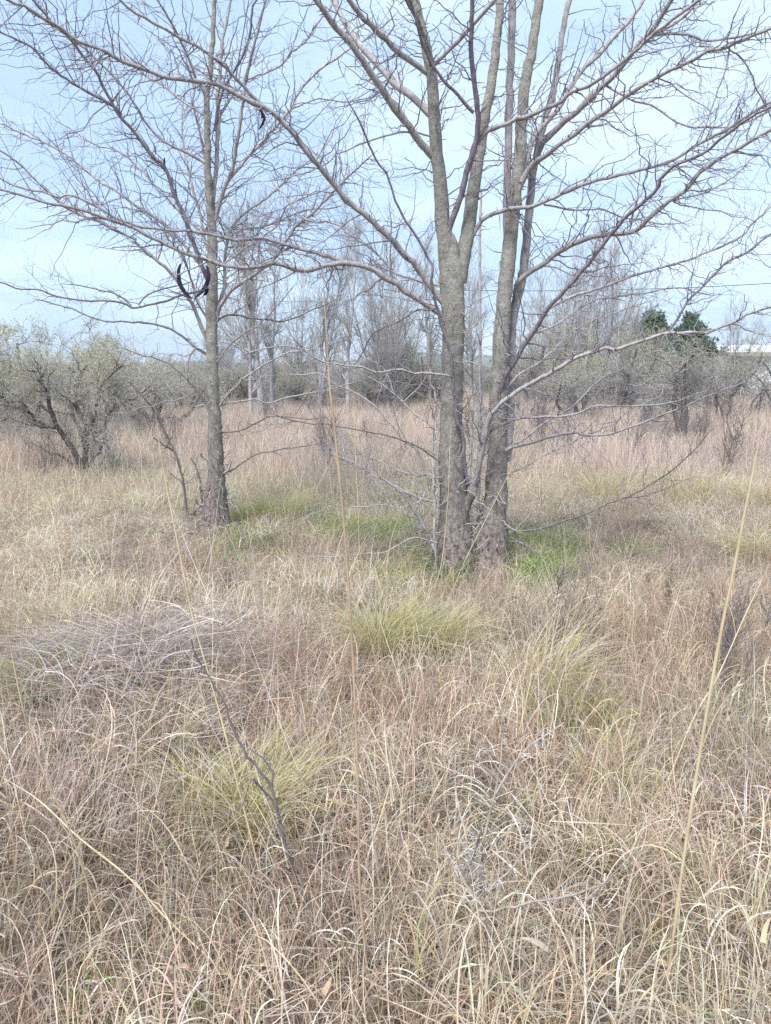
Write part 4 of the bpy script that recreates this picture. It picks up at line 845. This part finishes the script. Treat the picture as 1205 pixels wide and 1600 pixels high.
def weed(px, py, n, ln, wd, c, label, name='weed', t0=(5, 50), t1=(50, 120)):
    b = ground(px, py); t = thing(name, label, 'weed', b)
    for k in range(n):
        V, Q, C = blade_strips(np.array([[rng.normal(0, 0.03), rng.normal(0, 0.02), 0]]), rng.uniform(0, 6.3, 1), rng.uniform(*ln, 1), np.radians(rng.uniform(*t0, 1)), np.radians(rng.uniform(*t1, 1)), rng.uniform(*wd, 1), 7, 1.3, None, 0.5)
        obj('leaf', mesh('leaf', V.reshape(-1, 3), Q, True, np.tile(pal(1, c, [1] * len(c)), (16, 1))), M['leaf'], t)
weed(700, 916, 46, (0.2, 0.42), (0.008, 0.015), [lin(66, 104, 58), lin(90, 126, 66)], 'dark green strap-leaved weed at the foot of the left stout trunk')
weed(822, 914, 40, (0.16, 0.34), (0.006, 0.011), [lin(96, 140, 62), lin(116, 152, 74)], 'bright green leafy weed beside the right stout trunk')
weed(1190, 1150, 16, (0.06, 0.12), (0.008, 0.013), [lin(150, 164, 132), lin(168, 178, 150)], 'grey-green rosette weed in the brown grass')
weed(960, 1215, 10, (0.08, 0.16), (0.006, 0.01), [lin(120, 132, 64)], 'olive leafy weed beside the small olive tussock')

# ------------------------------------------------------------------ background trees and scrub
def leaf_quads(P, n, size, cols, cp, zmin=None, spread=0.06):
    pts = P.reshape(-1, 3)
    if zmin is not None:
        wgt = np.clip((pts[:, 2] - zmin) / 1.0, 0, 1) ** 1.2 + 0.02
        k = rng.choice(len(pts), n, p=wgt / wgt.sum())
    else: k = rng.integers(0, len(pts), n)
    c = pts[k] + rng.normal(0, spread, (n, 3)); a = rand_unit(n); b = norm(np.cross(a, rand_unit(n)))
    s = rng.uniform(0.6, 1.3, (n, 1)) * size
    V = np.stack([c - a * s, c + b * s * 0.5, c + a * s, c - b * s * 0.5], 1)
    Q = np.arange(n * 4).reshape(n, 4)
    return V.reshape(-1, 3), Q, np.repeat(pal(n, cols, cp, 0.15), 4, axis=0)

def espinillo(h, wd, stems=4, seed_dark=True, leaves=2600, tw=900, lean=(0.1, 0.75), r0=0.06, rt=0.005):
    """Low spreading thorn shrub: contorted stems, dense fine twigs, dusting of tiny leaves."""
    n = stems; az = np.linspace(0, 6.283, n, endpoint=False) + rng.uniform(-0.5, 0.5, n)
    K = 12; P = np.zeros((n, K, 3)); P[:, 0] = [0, 0, -0.05]
    tilt = rng.uniform(*lean, n); d = np.stack([np.cos(az) * np.sin(tilt), np.sin(az) * np.sin(tilt), np.cos(tilt)], -1)
    ln = h * rng.uniform(0.55, 0.85, n) / np.cos(tilt * 0.6)
    for j in range(1, K):
        d = norm(d + rng.normal(size=(n, 3)) * 0.22 + np.array([0, 0, 0.04])); P[:, j] = P[:, j - 1] + d * (ln / (K - 1))[:, None]
    R = np.linspace(1, 0.3, K)[None] * r0 * rng.uniform(0.7, 1.1, (n, 1))
    L1, Q1 = grow(P, R, n * 9, (0.3, 1), (35, 75), (wd * 0.25, wd * 0.5), 9, zig=0.2, wig=0.2, up=0.05, rr=0.5, rmin=rt * 1.4)
    L2, Q2 = grow(L1, Q1, int(tw * 0.45), (0.15, 1), (35, 80), (wd * 0.1, wd * 0.28), 7, zig=0.25, wig=0.2, up=0.03, rr=0.5, rmin=rt)
    L3, Q3 = grow(L2, Q2, int(tw * 2.2), (0.1, 1), (35, 85), (wd * 0.05, wd * 0.14), 5, zig=0.25, wig=0.2, rr=0.7, rmin=rt * 0.75)
    stem = Mesh().tube(P, R, 7).build('trunk')
    crown = Mesh().tube(L1, Q1, 4).tube(L2, Q2, 3).tube(L3, Q3, 3).build('crown')
    lm = None
    if leaves:
        V, Q, C = leaf_quads(np.concatenate([L3[:, 1:].reshape(-1, 3)]), int(leaves * 1.7), 0.0125 * max(1, wd / 2.8), [lin(200, 198, 152), lin(176, 178, 136), lin(206, 202, 164)], [3, 2, 2], h * 0.3, 0.025)
        lm = mesh('foliage', V, Q, False, C)
    return stem, crown, lm

def put_shrub(var, loc, rz, sc, label, group, name='thorn_shrub', cat='shrub'):
    t = thing(name, label, cat, loc, group); t.rotation_euler = (0, 0, rz); t.scale = sc if hasattr(sc, '__len__') else (sc,) * 3
    st, cr, lf = var
    obj('trunk', st, M['dark'], t); obj('crown', cr, M['scrub'], t)
    if lf: obj('foliage', lf, M['leaf'], t)
    return t

esp = [espinillo(2.2, 2.8, 5, leaves=3400, tw=950), espinillo(2.5, 3.0, 4, leaves=2600, tw=1000), espinillo(2.0, 2.6, 6, leaves=1500, tw=900),
       espinillo(2.6, 2.4, 3, leaves=1200, tw=800, lean=(0.1, 0.5)), espinillo(2.5, 2.0, 3, leaves=0, tw=320, lean=(0.2, 0.5), r0=0.04), espinillo(2.5, 3.0, 3, leaves=450, tw=620, lean=(0.12, 0.36), r0=0.065)]

# the near left shrub: stems traced, crown grown
def near_shrub():
    b = ground(130, 750); Y = b[1]; t = thing('thorn_shrub', 'wide low thorn shrub with crooked dark stems and grey-green crown standing in tall grass', 'shrub', b)
    tr = [([(131, 752), (129, 744), (124, 719), (110, 697), (92, 669), (82, 649), (72, 610), (60, 570)], 11, 4, -0.4),
          ([(90, 668), (60, 662), (40, 637), (22, 637), (0, 617), (-30, 600)], 6, 3, -0.4),
          ([(132, 750), (131, 720), (134, 690), (131, 660), (119, 632), (121, 600), (134, 570)], 10, 4, 0.3),
          ([(134, 690), (147, 654), (169, 642), (199, 627), (212, 622), (240, 600)], 6, 3, 0.5),
          ([(134, 735), (150, 712), (162, 690), (165, 660), (180, 630)], 6, 3, -0.6),
          ([(132, 740), (100, 716), (74, 706), (50, 690)], 4, 2, 0.6),
          ([(140, 740), (155, 735), (168, 729)], 5, 3, -0.2),
          ([(133, 700), (120, 660), (108, 620), (112, 585)], 7, 3, 0.7), ([(133, 690), (150, 640), (160, 600), (190, 570)], 6, 3, -0.7)]
    AP, AR = [], []
    for pts, w0, w1, d in tr:
        p3 = np.array([at(x, y, Y + d * i / (len(pts) - 1)) for i, (x, y) in enumerate(pts)]); P = spline(p3, 16) - b
        P[1:] += rng.normal(size=(15, 3)) * 0.01; R = np.linspace(w0, w1, 16) * Y / F_PX / 2
        AP.append(P); AR.append(R); obj('stem', Mesh().tube(P[None], R[None], 7).build('stem'), M['dark'], t)
    AP = np.array(AP); AR = np.array(AR)
    L1, Q1 = grow(AP, AR, 80, (0.35, 1), (35, 75), (0.5, 1.15), 10, zig=0.2, wig=0.2, up=0.05, rr=0.6, rmin=0.006)
    L2, Q2 = grow(L1, Q1, 760, (0.1, 1), (35, 80), (0.25, 0.65), 7, zig=0.28, wig=0.2, up=0.02, rr=0.5, rmin=0.0034)
    L3, Q3 = grow(L2, Q2, 5200, (0.1, 1), (35, 85), (0.12, 0.36), 5, zig=0.28, wig=0.2, rr=0.7, rmin=0.0024)
    stuff(obj('branch_tangle', Mesh().tube(L1, Q1, 5).build('branch_tangle'), M['umber'], t))
    stuff(obj('crown', Mesh().tube(L2, Q2, 3).tube(L3, Q3, 3).build('crown'), M['scrub'], t))
    V, Q, C = leaf_quads(L3[:, 1:], 9500, 0.009, [lin(206, 204, 152), lin(182, 184, 138), lin(212, 208, 164)], [3, 2, 2], 1.0, 0.02)
    stuff(obj('foliage', mesh('foliage', V, Q, False, C), M['leaf'], t))
near_shrub()

SH = [  # variant, column px, distance, turn, scale, label
    (0, -45, 13.5, 0.4, 1.0, 'grey thorn shrub at the far end of the scrub beside the wide low one'),
    (1, 40, 18, 1.2, 1.42, 'green-dusted thorn shrub directly behind the wide low shrub'),
    (2, 175, 19.5, 2.2, 1.5, 'rounded grey shrub filling the gap behind the wide low shrub'),
    (0, 245, 16.5, 3.0, 1.15, 'grey tangled shrub between the wide low shrub and the single grey trunk'),
    (1, 300, 23, 4.1, 0.9, 'dim scrub bush behind the single grey trunk'),
    (3, 120, 26, 0.8, 1.0, 'upright twiggy bush rising behind the left scrub'),
    (2, 375, 27, 5.0, 1.0, 'dark low bush at the foot of the tall bare trees'),
    (0, 470, 26, 1.9, 0.95, 'dense dark bush in the thicket behind the thin saplings'),
    (2, 590, 25, 2.5, 1.3, 'darkest bush of the central thicket, under the bushy bare tree'),
    (1, 660, 27, 3.3, 1.25, 'thicket bush seen past the left stout trunk'),
    (1, 840, 27, 3.9, 1.5, 'twiggy bush seen past the right stout trunk'),
    (0, 895, 20.5, 0.6, 1.2, 'dark-stemmed thorn bush in front of the white rail fence'),
    (1, 958, 25, 4.4, 1.4, 'grey bush between the dark-stemmed bush and the conifers'),
    (5, 1056, 16.4, 2.75, 1.15, 'thorn tree with black forked trunk in front of the conifers'),
    (0, 1098, 23, 5.3, 1.25, 'low spreading thorn tree behind the black forked one'),
    (4, 1000, 20, 2.4, 1.0, 'thin dark-stemmed leafless thorn bush beside the wide concrete fence post'),
    (4, 1122, 19, 4.0, 1.05, 'leafless thorn bush between the black forked tree and the white shed'),
    (4, 1195, 21, 5.2, 1.1, 'leafless thorn bush in front of the white shed wall'),
    (4, 1160, 22, 1.1, 1.0, 'sparse forked thorn tree against the white shed'),
]
for v, px, Y_, rz, sc, lb in SH:
    put_shrub(esp[v], col_at(px, Y_), rz, sc, lb, 'thorn shrubs along the far side of the field')

def bare_tree(h, stems, r0, spread, tw, up=0.06, rt=0.005, tilt=(0.02, 0.14), first=0.25):
    n = stems; az = rng.uniform(0, 6.283, n); tl = rng.uniform(*tilt, n) * (1 if n > 1 else 0.4)
    K = 16; P = np.zeros((n, K, 3)); P[:, 0] = np.stack([np.cos(az) * 0.05 * (n > 1), np.sin(az) * 0.05 * (n > 1), 0 * az - 0.05], -1)
    d = np.stack([np.cos(az) * np.sin(tl), np.sin(az) * np.sin(tl), np.cos(tl)], -1); ln = h * rng.uniform(0.75, 1.0, n)
    for j in range(1, K):
        d = norm(d + rng.normal(size=(n, 3)) * 0.045 + np.array([0, 0, 0.03])); P[:, j] = P[:, j - 1] + d * (ln / (K - 1))[:, None]
    R = np.linspace(1, 0.12, K)[None] * r0 * rng.uniform(0.7, 1, (n, 1))
    L1, Q1 = grow(P, R, 26 * n, (first, 0.97), (25, 55), (spread * 0.5, spread), 11, zig=0.06, wig=0.07, up=up, rr=0.5, rmin=rt * 1.3, taper=0.55)
    L2, Q2 = grow(L1, Q1, int(tw * 0.5), (0.12, 1), (22, 50), (spread * 0.2, spread * 0.5), 8, zig=0.1, wig=0.08, up=up, rr=0.55, rmin=rt)
    L3, Q3 = grow(L2, Q2, int(tw * 1.5), (0.1, 1), (22, 55), (spread * 0.08, spread * 0.25), 5, zig=0.12, wig=0.1, up=up * 0.6, rr=0.7, rmin=rt * 0.75)
    return Mesh().tube(P, R, 9).build('trunk'), Mesh().tube(L1, Q1, 5).build('limb_crown'), Mesh().tube(L2, Q2, 3).tube(L3, Q3, 3).build('twig_crown')

BT = [bare_tree(7.5, 1, 0.12, 2.8, 900), bare_tree(6.8, 2, 0.085, 2.4, 1300), bare_tree(6.5, 7, 0.05, 1.8, 2200, first=0.08, tilt=(0.03, 0.25)), bare_tree(8.0, 1, 0.09, 1.7, 650, up=0.1, first=0.18)]
def put_tree(v, loc, rz, sc, label):
    t = thing('bare_tree', label, 'tree', loc, 'leafless trees along the far side of the field'); t.rotation_euler = (0, 0, rz); t.scale = (sc,) * 3
    tk, lc, tc_ = BT[v]
    obj('trunk', tk, M['far_bark'], t); c = obj('crown', lc, M['far_bark'], t); stuff(obj('twig_crown', tc_, M['scrub'], c))
for v, px, Y_, rz, sc, lb in [
    (0, 415, 22, 0.3, 1.0, 'tallest bare pole-trunked tree next to the single grey trunk'),
    (3, 399, 20.5, 1.3, 0.72, 'leaning thin bare tree touching the tallest bare pole-trunked one'),
    (3, 432, 24, 2.3, 0.8, 'slim bare tree just behind the tallest bare pole-trunked one'),
    (1, 500, 25, 0.9, 0.9, 'two-stemmed bare tree behind the tall brown stalk'),
    (3, 546, 23, 3.1, 0.86, 'slender straight bare tree rising out of the central thicket'),
    (2, 592, 26, 4.4, 1.0, 'bushy many-stemmed bare tree in the middle of the thicket'),
    (2, 632, 28, 1.7, 0.95, 'pale many-stemmed bare tree leaning on the thicket centre'),
    (3, 668, 26, 5.2, 0.85, 'fine-twigged bare tree close by the left stout trunk'),
    (1, 735, 29, 2.9, 0.9, 'bare tree seen in the gap between the stout trunks'),
    (2, 872, 27, 0.2, 0.98, 'many-stemmed bare tree to the side of the right stout trunk'),
    (3, 905, 25, 2.0, 0.9, 'thin upright bare tree behind the dark-stemmed thorn bush'),
    (2, 938, 29, 3.6, 0.98, 'tall wispy bare tree before the conifers'),
    (1, 1000, 33, 4.0, 0.7, 'low bare tree with twigs reaching over the conifers'),
    (2, 470, 27, 0.5, 0.8, 'pale feathery bare tree between the slim and the two-stemmed ones'),
    (2, 612, 24, 2.6, 0.72, 'low dense bare tree in front of the central thicket'),
    (2, 830, 30, 3.9, 0.85, 'dim bare tree just clear of the right stout trunk'),
    (2, 975, 31, 1.1, 0.68, 'bushy bare tree beside the conifer near the fence post'),
    (2, 890, 34, 4.8, 1.15, 'tall hazy bare tree behind the thin upright one'),
    (3, 952, 27, 0.4, 0.85, 'thin tapering bare tree before the bushy one by the conifer'),
    (2, 1130, 34, 2.9, 0.72, 'low bare tree by the corner of the white shed'),
    (2, 350, 30, 5.5, 0.75, 'hazy bare tree far behind the single grey trunk'),
    (2, -62, 12.0, 1.0, 0.62, 'wispy grey bare tree with sweeping fine branches at the end of the left scrub'),
    (2, -30, 16.5, 3.0, 0.8, 'bare many-stemmed tree behind the wispy sweeping one'),
]:
    put_tree(v, col_at(px, Y_), rz, sc, lb)

# hedge of scrub far behind, read as one mass
sc_c = bpy.data.collections.new('scrub_sources')
for i, (st, cr, lf) in enumerate(esp[:4]):
    mb = []; 
    o_ = bpy.data.objects.new('scrub_source_%d' % i, cr); sc_c.objects.link(o_)
n = 330; y = rng.uniform(27, 100, n); x = rng.uniform(-0.62, 0.62, n) * y
k = ~((x / y > 0.36) & (y < 75)); x, y = x[k], y[k]; n = len(x)
p = np.stack([x, y, gz(x, y)], -1); s_ = rng.uniform(0.5, 1.25, (n, 1)) * np.ones((n, 3))
o_ = scatter('scrub', 'far-off grey scrub reading as one mass below the hills', sc_c, p, np.stack([0 * x, 0 * x, rng.uniform(0, 6.28, n)], -1), s_, rng.integers(0, 4, n), np.ones((n, 3)))
o_['category'] = 'scrub'

sc2 = bpy.data.collections.new('weed_sources')
for i in range(4):
    a_ = bare_tree(1.3, 3, 0.008, 0.45, 60, rt=0.003, first=0.3, tilt=(0.05, 0.4)); mb_ = Mesh()
    for m_ in a_:
        v_ = np.zeros(len(m_.vertices) * 3); m_.vertices.foreach_get('co', v_); q_ = np.zeros(len(m_.loops), int); m_.loops.foreach_get('vertex_index', q_)
        mb_.add(v_.reshape(-1, 3), q_.reshape(-1, 4))
    m_ = mb_.build('weed_source_%d' % i); m_.materials.append(M['umber']); sc2.objects.link(bpy.data.objects.new('weed_source_%d' % i, m_))
y = rng.uniform(9.5, 34, 190) ; x = rng.uniform(-0.6, 0.6, 190) * y; k = patch_noise(np.stack([x, y], -1), 0.45, 1.5) > 0.42; x, y = x[k], y[k]; n = len(x)
o_ = scatter('dead_weeds', 'thin grey dead weed stems standing through the tall field grass', sc2, np.stack([x, y, gz(x, y)], -1), np.stack([rng.normal(0, 0.1, n), rng.normal(0, 0.1, n), rng.uniform(0, 6.28, n)], -1), rng.uniform(0.5, 1.1, (n, 1)) * np.ones((n, 3)), rng.integers(0, 4, n), np.ones((n, 3)))
o_['category'] = 'weeds'

g0 = ground(1150, 1080); n = 16; x = g0[0] + rng.normal(0, 0.45, n); y = g0[1] + rng.normal(0, 0.7, n)
o_ = scatter('dead_forbs', 'dark thin branching dead weeds among the brown grass near the tall thick stalk', sc2, np.stack([x, y, gz(x, y)], -1), np.stack([rng.normal(0, 0.15, n), rng.normal(0, 0.15, n), rng.uniform(0, 6.28, n)], -1), rng.uniform(0.3, 0.55, (n, 1)) * np.ones((n, 3)), rng.integers(0, 4, n), np.ones((n, 3)))
o_['category'] = 'weeds'

# conifers
def conifer(h, wd, seed):
    tk = Mesh().tube(np.array([[[0, 0, -0.1], [0.02, 0, h * 0.5], [0, 0, h]]]), np.array([[0.11, 0.07, 0.01]]), 8).build('trunk')
    n = 150; u = rng.uniform(0.08, 0.99, n) ** 0.85; az = rng.uniform(0, 6.283, n); ln = wd / 2 * (1 - u) ** 0.8 * rng.uniform(0.65, 1.15, n) + 0.08
    t = np.linspace(0, 1, 6)[None]
    P = np.stack([np.cos(az)[:, None] * ln[:, None] * t, np.sin(az)[:, None] * ln[:, None] * t, (u * h)[:, None] + ln[:, None] * (0.22 * t - 0.38 * t ** 2)], -1)
    R = np.linspace(0.014, 0.005, 6)[None] * np.ones((n, 1))
    br = Mesh().tube(P, R, 4).build('branch_whorl')
    q, _ = grow(P, R, 1500, (0.15, 1), (30, 70), (0.12, 0.4), 4, wig=0.1, up=-0.06, rmin=0.003)
    V, Q, C = leaf_quads(q, 17000, 0.07, [lin(98, 116, 98), lin(112, 130, 108), lin(134, 144, 120)], [3, 3, 1], None, 0.06)
    return tk, br, mesh('needle_foliage', V, Q, False, C)
for px, Y_, h, wd, lb in [(998, 33, 4.1, 6.6, 'dark green conifer nearer the rail fence post, half hidden by thorn trees'), (1058, 36, 4.1, 6.4, 'dark conifer with pointed top behind the black forked thorn tree')]:
    tk, br, fo = conifer(h, wd, px); t = thing('conifer', lb, 'conifer', col_at(px, Y_), 'conifers by the shed')
    obj('trunk', tk, M['dark'], t); obj('branch_whorl', br, M['dark'], t); stuff(obj('foliage', fo, M['leaf'], t))

# ------------------------------------------------------------------ white shed, rail fence, cable
Ys = 47.0; x0 = float(at(1128, 600, Ys)[0]); x1 = x0 + 13.0; ztop = float(at(1180, 553, Ys)[2])
sh = thing('shed', 'long low white shed with pale metal roof behind the thorn trees', 'shed', ((x0 + x1) / 2, Ys + 3, 0)); cx, cyy = (x0 + x1) / 2, Ys + 3
hw = (x1 - x0) / 2
wl = obj('wall', Mesh().box(-hw, hw, -3, 3, -0.1, ztop).build('wall', False), M['white'], sh)
for k in range(26):                         # cladding boards of the front wall
    xa = -hw + k * (2 * hw / 26)
    obj('board', Mesh().box(xa + 0.012, xa + 2 * hw / 26 - 0.012, -3.025, -3.002, 0.05, ztop - 0.02).build('board', False), M['white'], wl)
rf = Mesh(); 
V = np.array([[-hw - 0.4, -3.5, ztop + 0.02], [hw + 0.4, -3.5, ztop + 0.02], [hw + 0.4, 0, ztop + 0.55], [-hw - 0.4, 0, ztop + 0.55], [hw + 0.4, 3.5, ztop + 0.02], [-hw - 0.4, 3.5, ztop + 0.02]])
V = np.concatenate([V, V + [0, 0, 0.07]])
rf.add(V, np.array([[0, 1, 2, 3], [3, 2, 4, 5], [6, 9, 8, 7], [9, 11, 10, 8], [0, 6, 7, 1], [5, 4, 10, 11], [0, 3, 9, 6], [3, 5, 11, 9], [1, 7, 8, 2], [2, 8, 10, 4]]))
ro = obj('roof', rf.build('roof', False), M['roof'], sh)
obj('fascia', Mesh().box(-hw - 0.4, hw + 0.4, -3.53, -3.505, ztop - 0.14, ztop + 0.10).build('fascia', False), M['post'], ro)
obj('door', Mesh().box(2.2, 3.2, -3.05, -3.03, 0.0, 2.0).build('door', False), M['post'], sh)

Yf = 37.0; fx0 = float(at(862, 605, Yf)[0]); fx1 = float(at(1260, 605, Yf)[0])
fe = thing('rail_fence', 'low white two-rail fence running behind the thorn bushes', 'fence', ((fx0 + fx1) / 2, Yf, 0)); fc = (fx0 + fx1) / 2
xs = np.arange(fx0, fx1, 2.05)
xs = np.sort(np.append(xs, float(at(990, 605, Yf)[0])))
for q in xs:
    wide = 0.12 if abs(q - float(at(990, 605, Yf)[0])) < 0.01 else 0.05
    hh = 1.12 if wide > 0.1 else 0.82
    obj('post', Mesh().box(q - fc - wide, q - fc + wide, -0.06, 0.06, -0.15, hh).build('post', False), M['post'], fe)
for z in (0.42, 0.70):
    obj('rail', Mesh().box(fx0 - fc, fx1 - fc, -0.10, -0.065, z - 0.055, z + 0.055).build('rail', False), M['white'], fe)

od = col_at(887, 33); d_ = thing('drum', 'small orange drum standing in the grass before the rail fence', 'drum', od)
zz = np.array([0, 0.02, 0.30, 0.32, 0.34, 0.62, 0.64, 0.66, 0.9, 0.92]); rr_ = np.array([0.20, 0.215, 0.215, 0.23, 0.215, 0.215, 0.23, 0.215, 0.215, 0.20])
obj('barrel', Mesh().tube(np.stack([0 * zz, 0 * zz, zz], -1)[None], rr_[None], 20).build('barrel'), M['orange'], d_)
obj('lid', Mesh().tube(np.array([[[0, 0, 0.90], [0, 0, 0.915], [0, 0, 0.916]]]), np.array([[0.195, 0.195, 0.001]]), 20).build('lid'), M['orange'], d_)

def pole(px, Y_, h, label):
    b = col_at(px, Y_); t = thing('utility_pole', label, 'utility pole', b)
    obj('mast', Mesh().tube(np.array([[[0, 0, -0.3], [0, 0, h * 0.5], [0, 0, h]]]), np.array([[0.13, 0.115, 0.10]]), 10).build('mast'), M['post'], t)
    obj('crossarm', Mesh().box(-0.7, 0.7, -0.22, -0.11, h - 0.35, h - 0.23).build('crossarm', False), M['post'], t)
    for q in (-0.55, 0.55): obj('insulator', Mesh().tube(np.array([[[q, -0.16, h - 0.23], [q, -0.16, h - 0.17], [q, -0.16, h - 0.10]]]), np.array([[0.03, 0.045, 0.03]]), 8).build('insulator'), M['white'], t)
    return b + np.array([0, -0.16, h - 0.08])
Yw = 52.0
e1 = pole(1480, Yw, float(at(1480, 412, Yw)[2]), 'wooden utility pole carrying the cable beyond the white shed')
e0 = pole(706, Yw, float(at(706, 452, Yw)[2]), 'distant wooden utility pole hidden behind the left stout trunk')
u = np.linspace(0, 1, 40)[:, None]; Pw = e0 * (1 - u) + e1 * u; Pw[:, 2] -= (4 * u * (1 - u))[:, 0] * 0.55
b_ = (e0 + e1) / 2
tag(obj('cable', Mesh().tube((Pw - b_)[None], np.full((1, 40), 0.02), 6).build('cable'), M['wire'], loc=b_), 'thin dark overhead cable sagging across the sky towards the shed', 'cable')

# ------------------------------------------------------------------ haze
hz = bpy.data.materials.new('haze_air'); hz.use_nodes = True; t = hz.node_tree; t.nodes.clear()
o_ = t.nodes.new('ShaderNodeOutputMaterial'); v_ = t.nodes.new('ShaderNodeVolumePrincipled')
v_.inputs['Color'].default_value = (0.86, 0.92, 1.0, 1); v_.inputs['Density'].default_value = 0.0005; v_.inputs['Anisotropy'].default_value = 0.0
t.links.new(v_.outputs['Volume'], o_.inputs['Volume'])
hb = obj('haze', Mesh().box(-1600, 1600, -300, 1600, -1.5, 36).build('haze', False), hz); hb['kind'] = 'stuff'
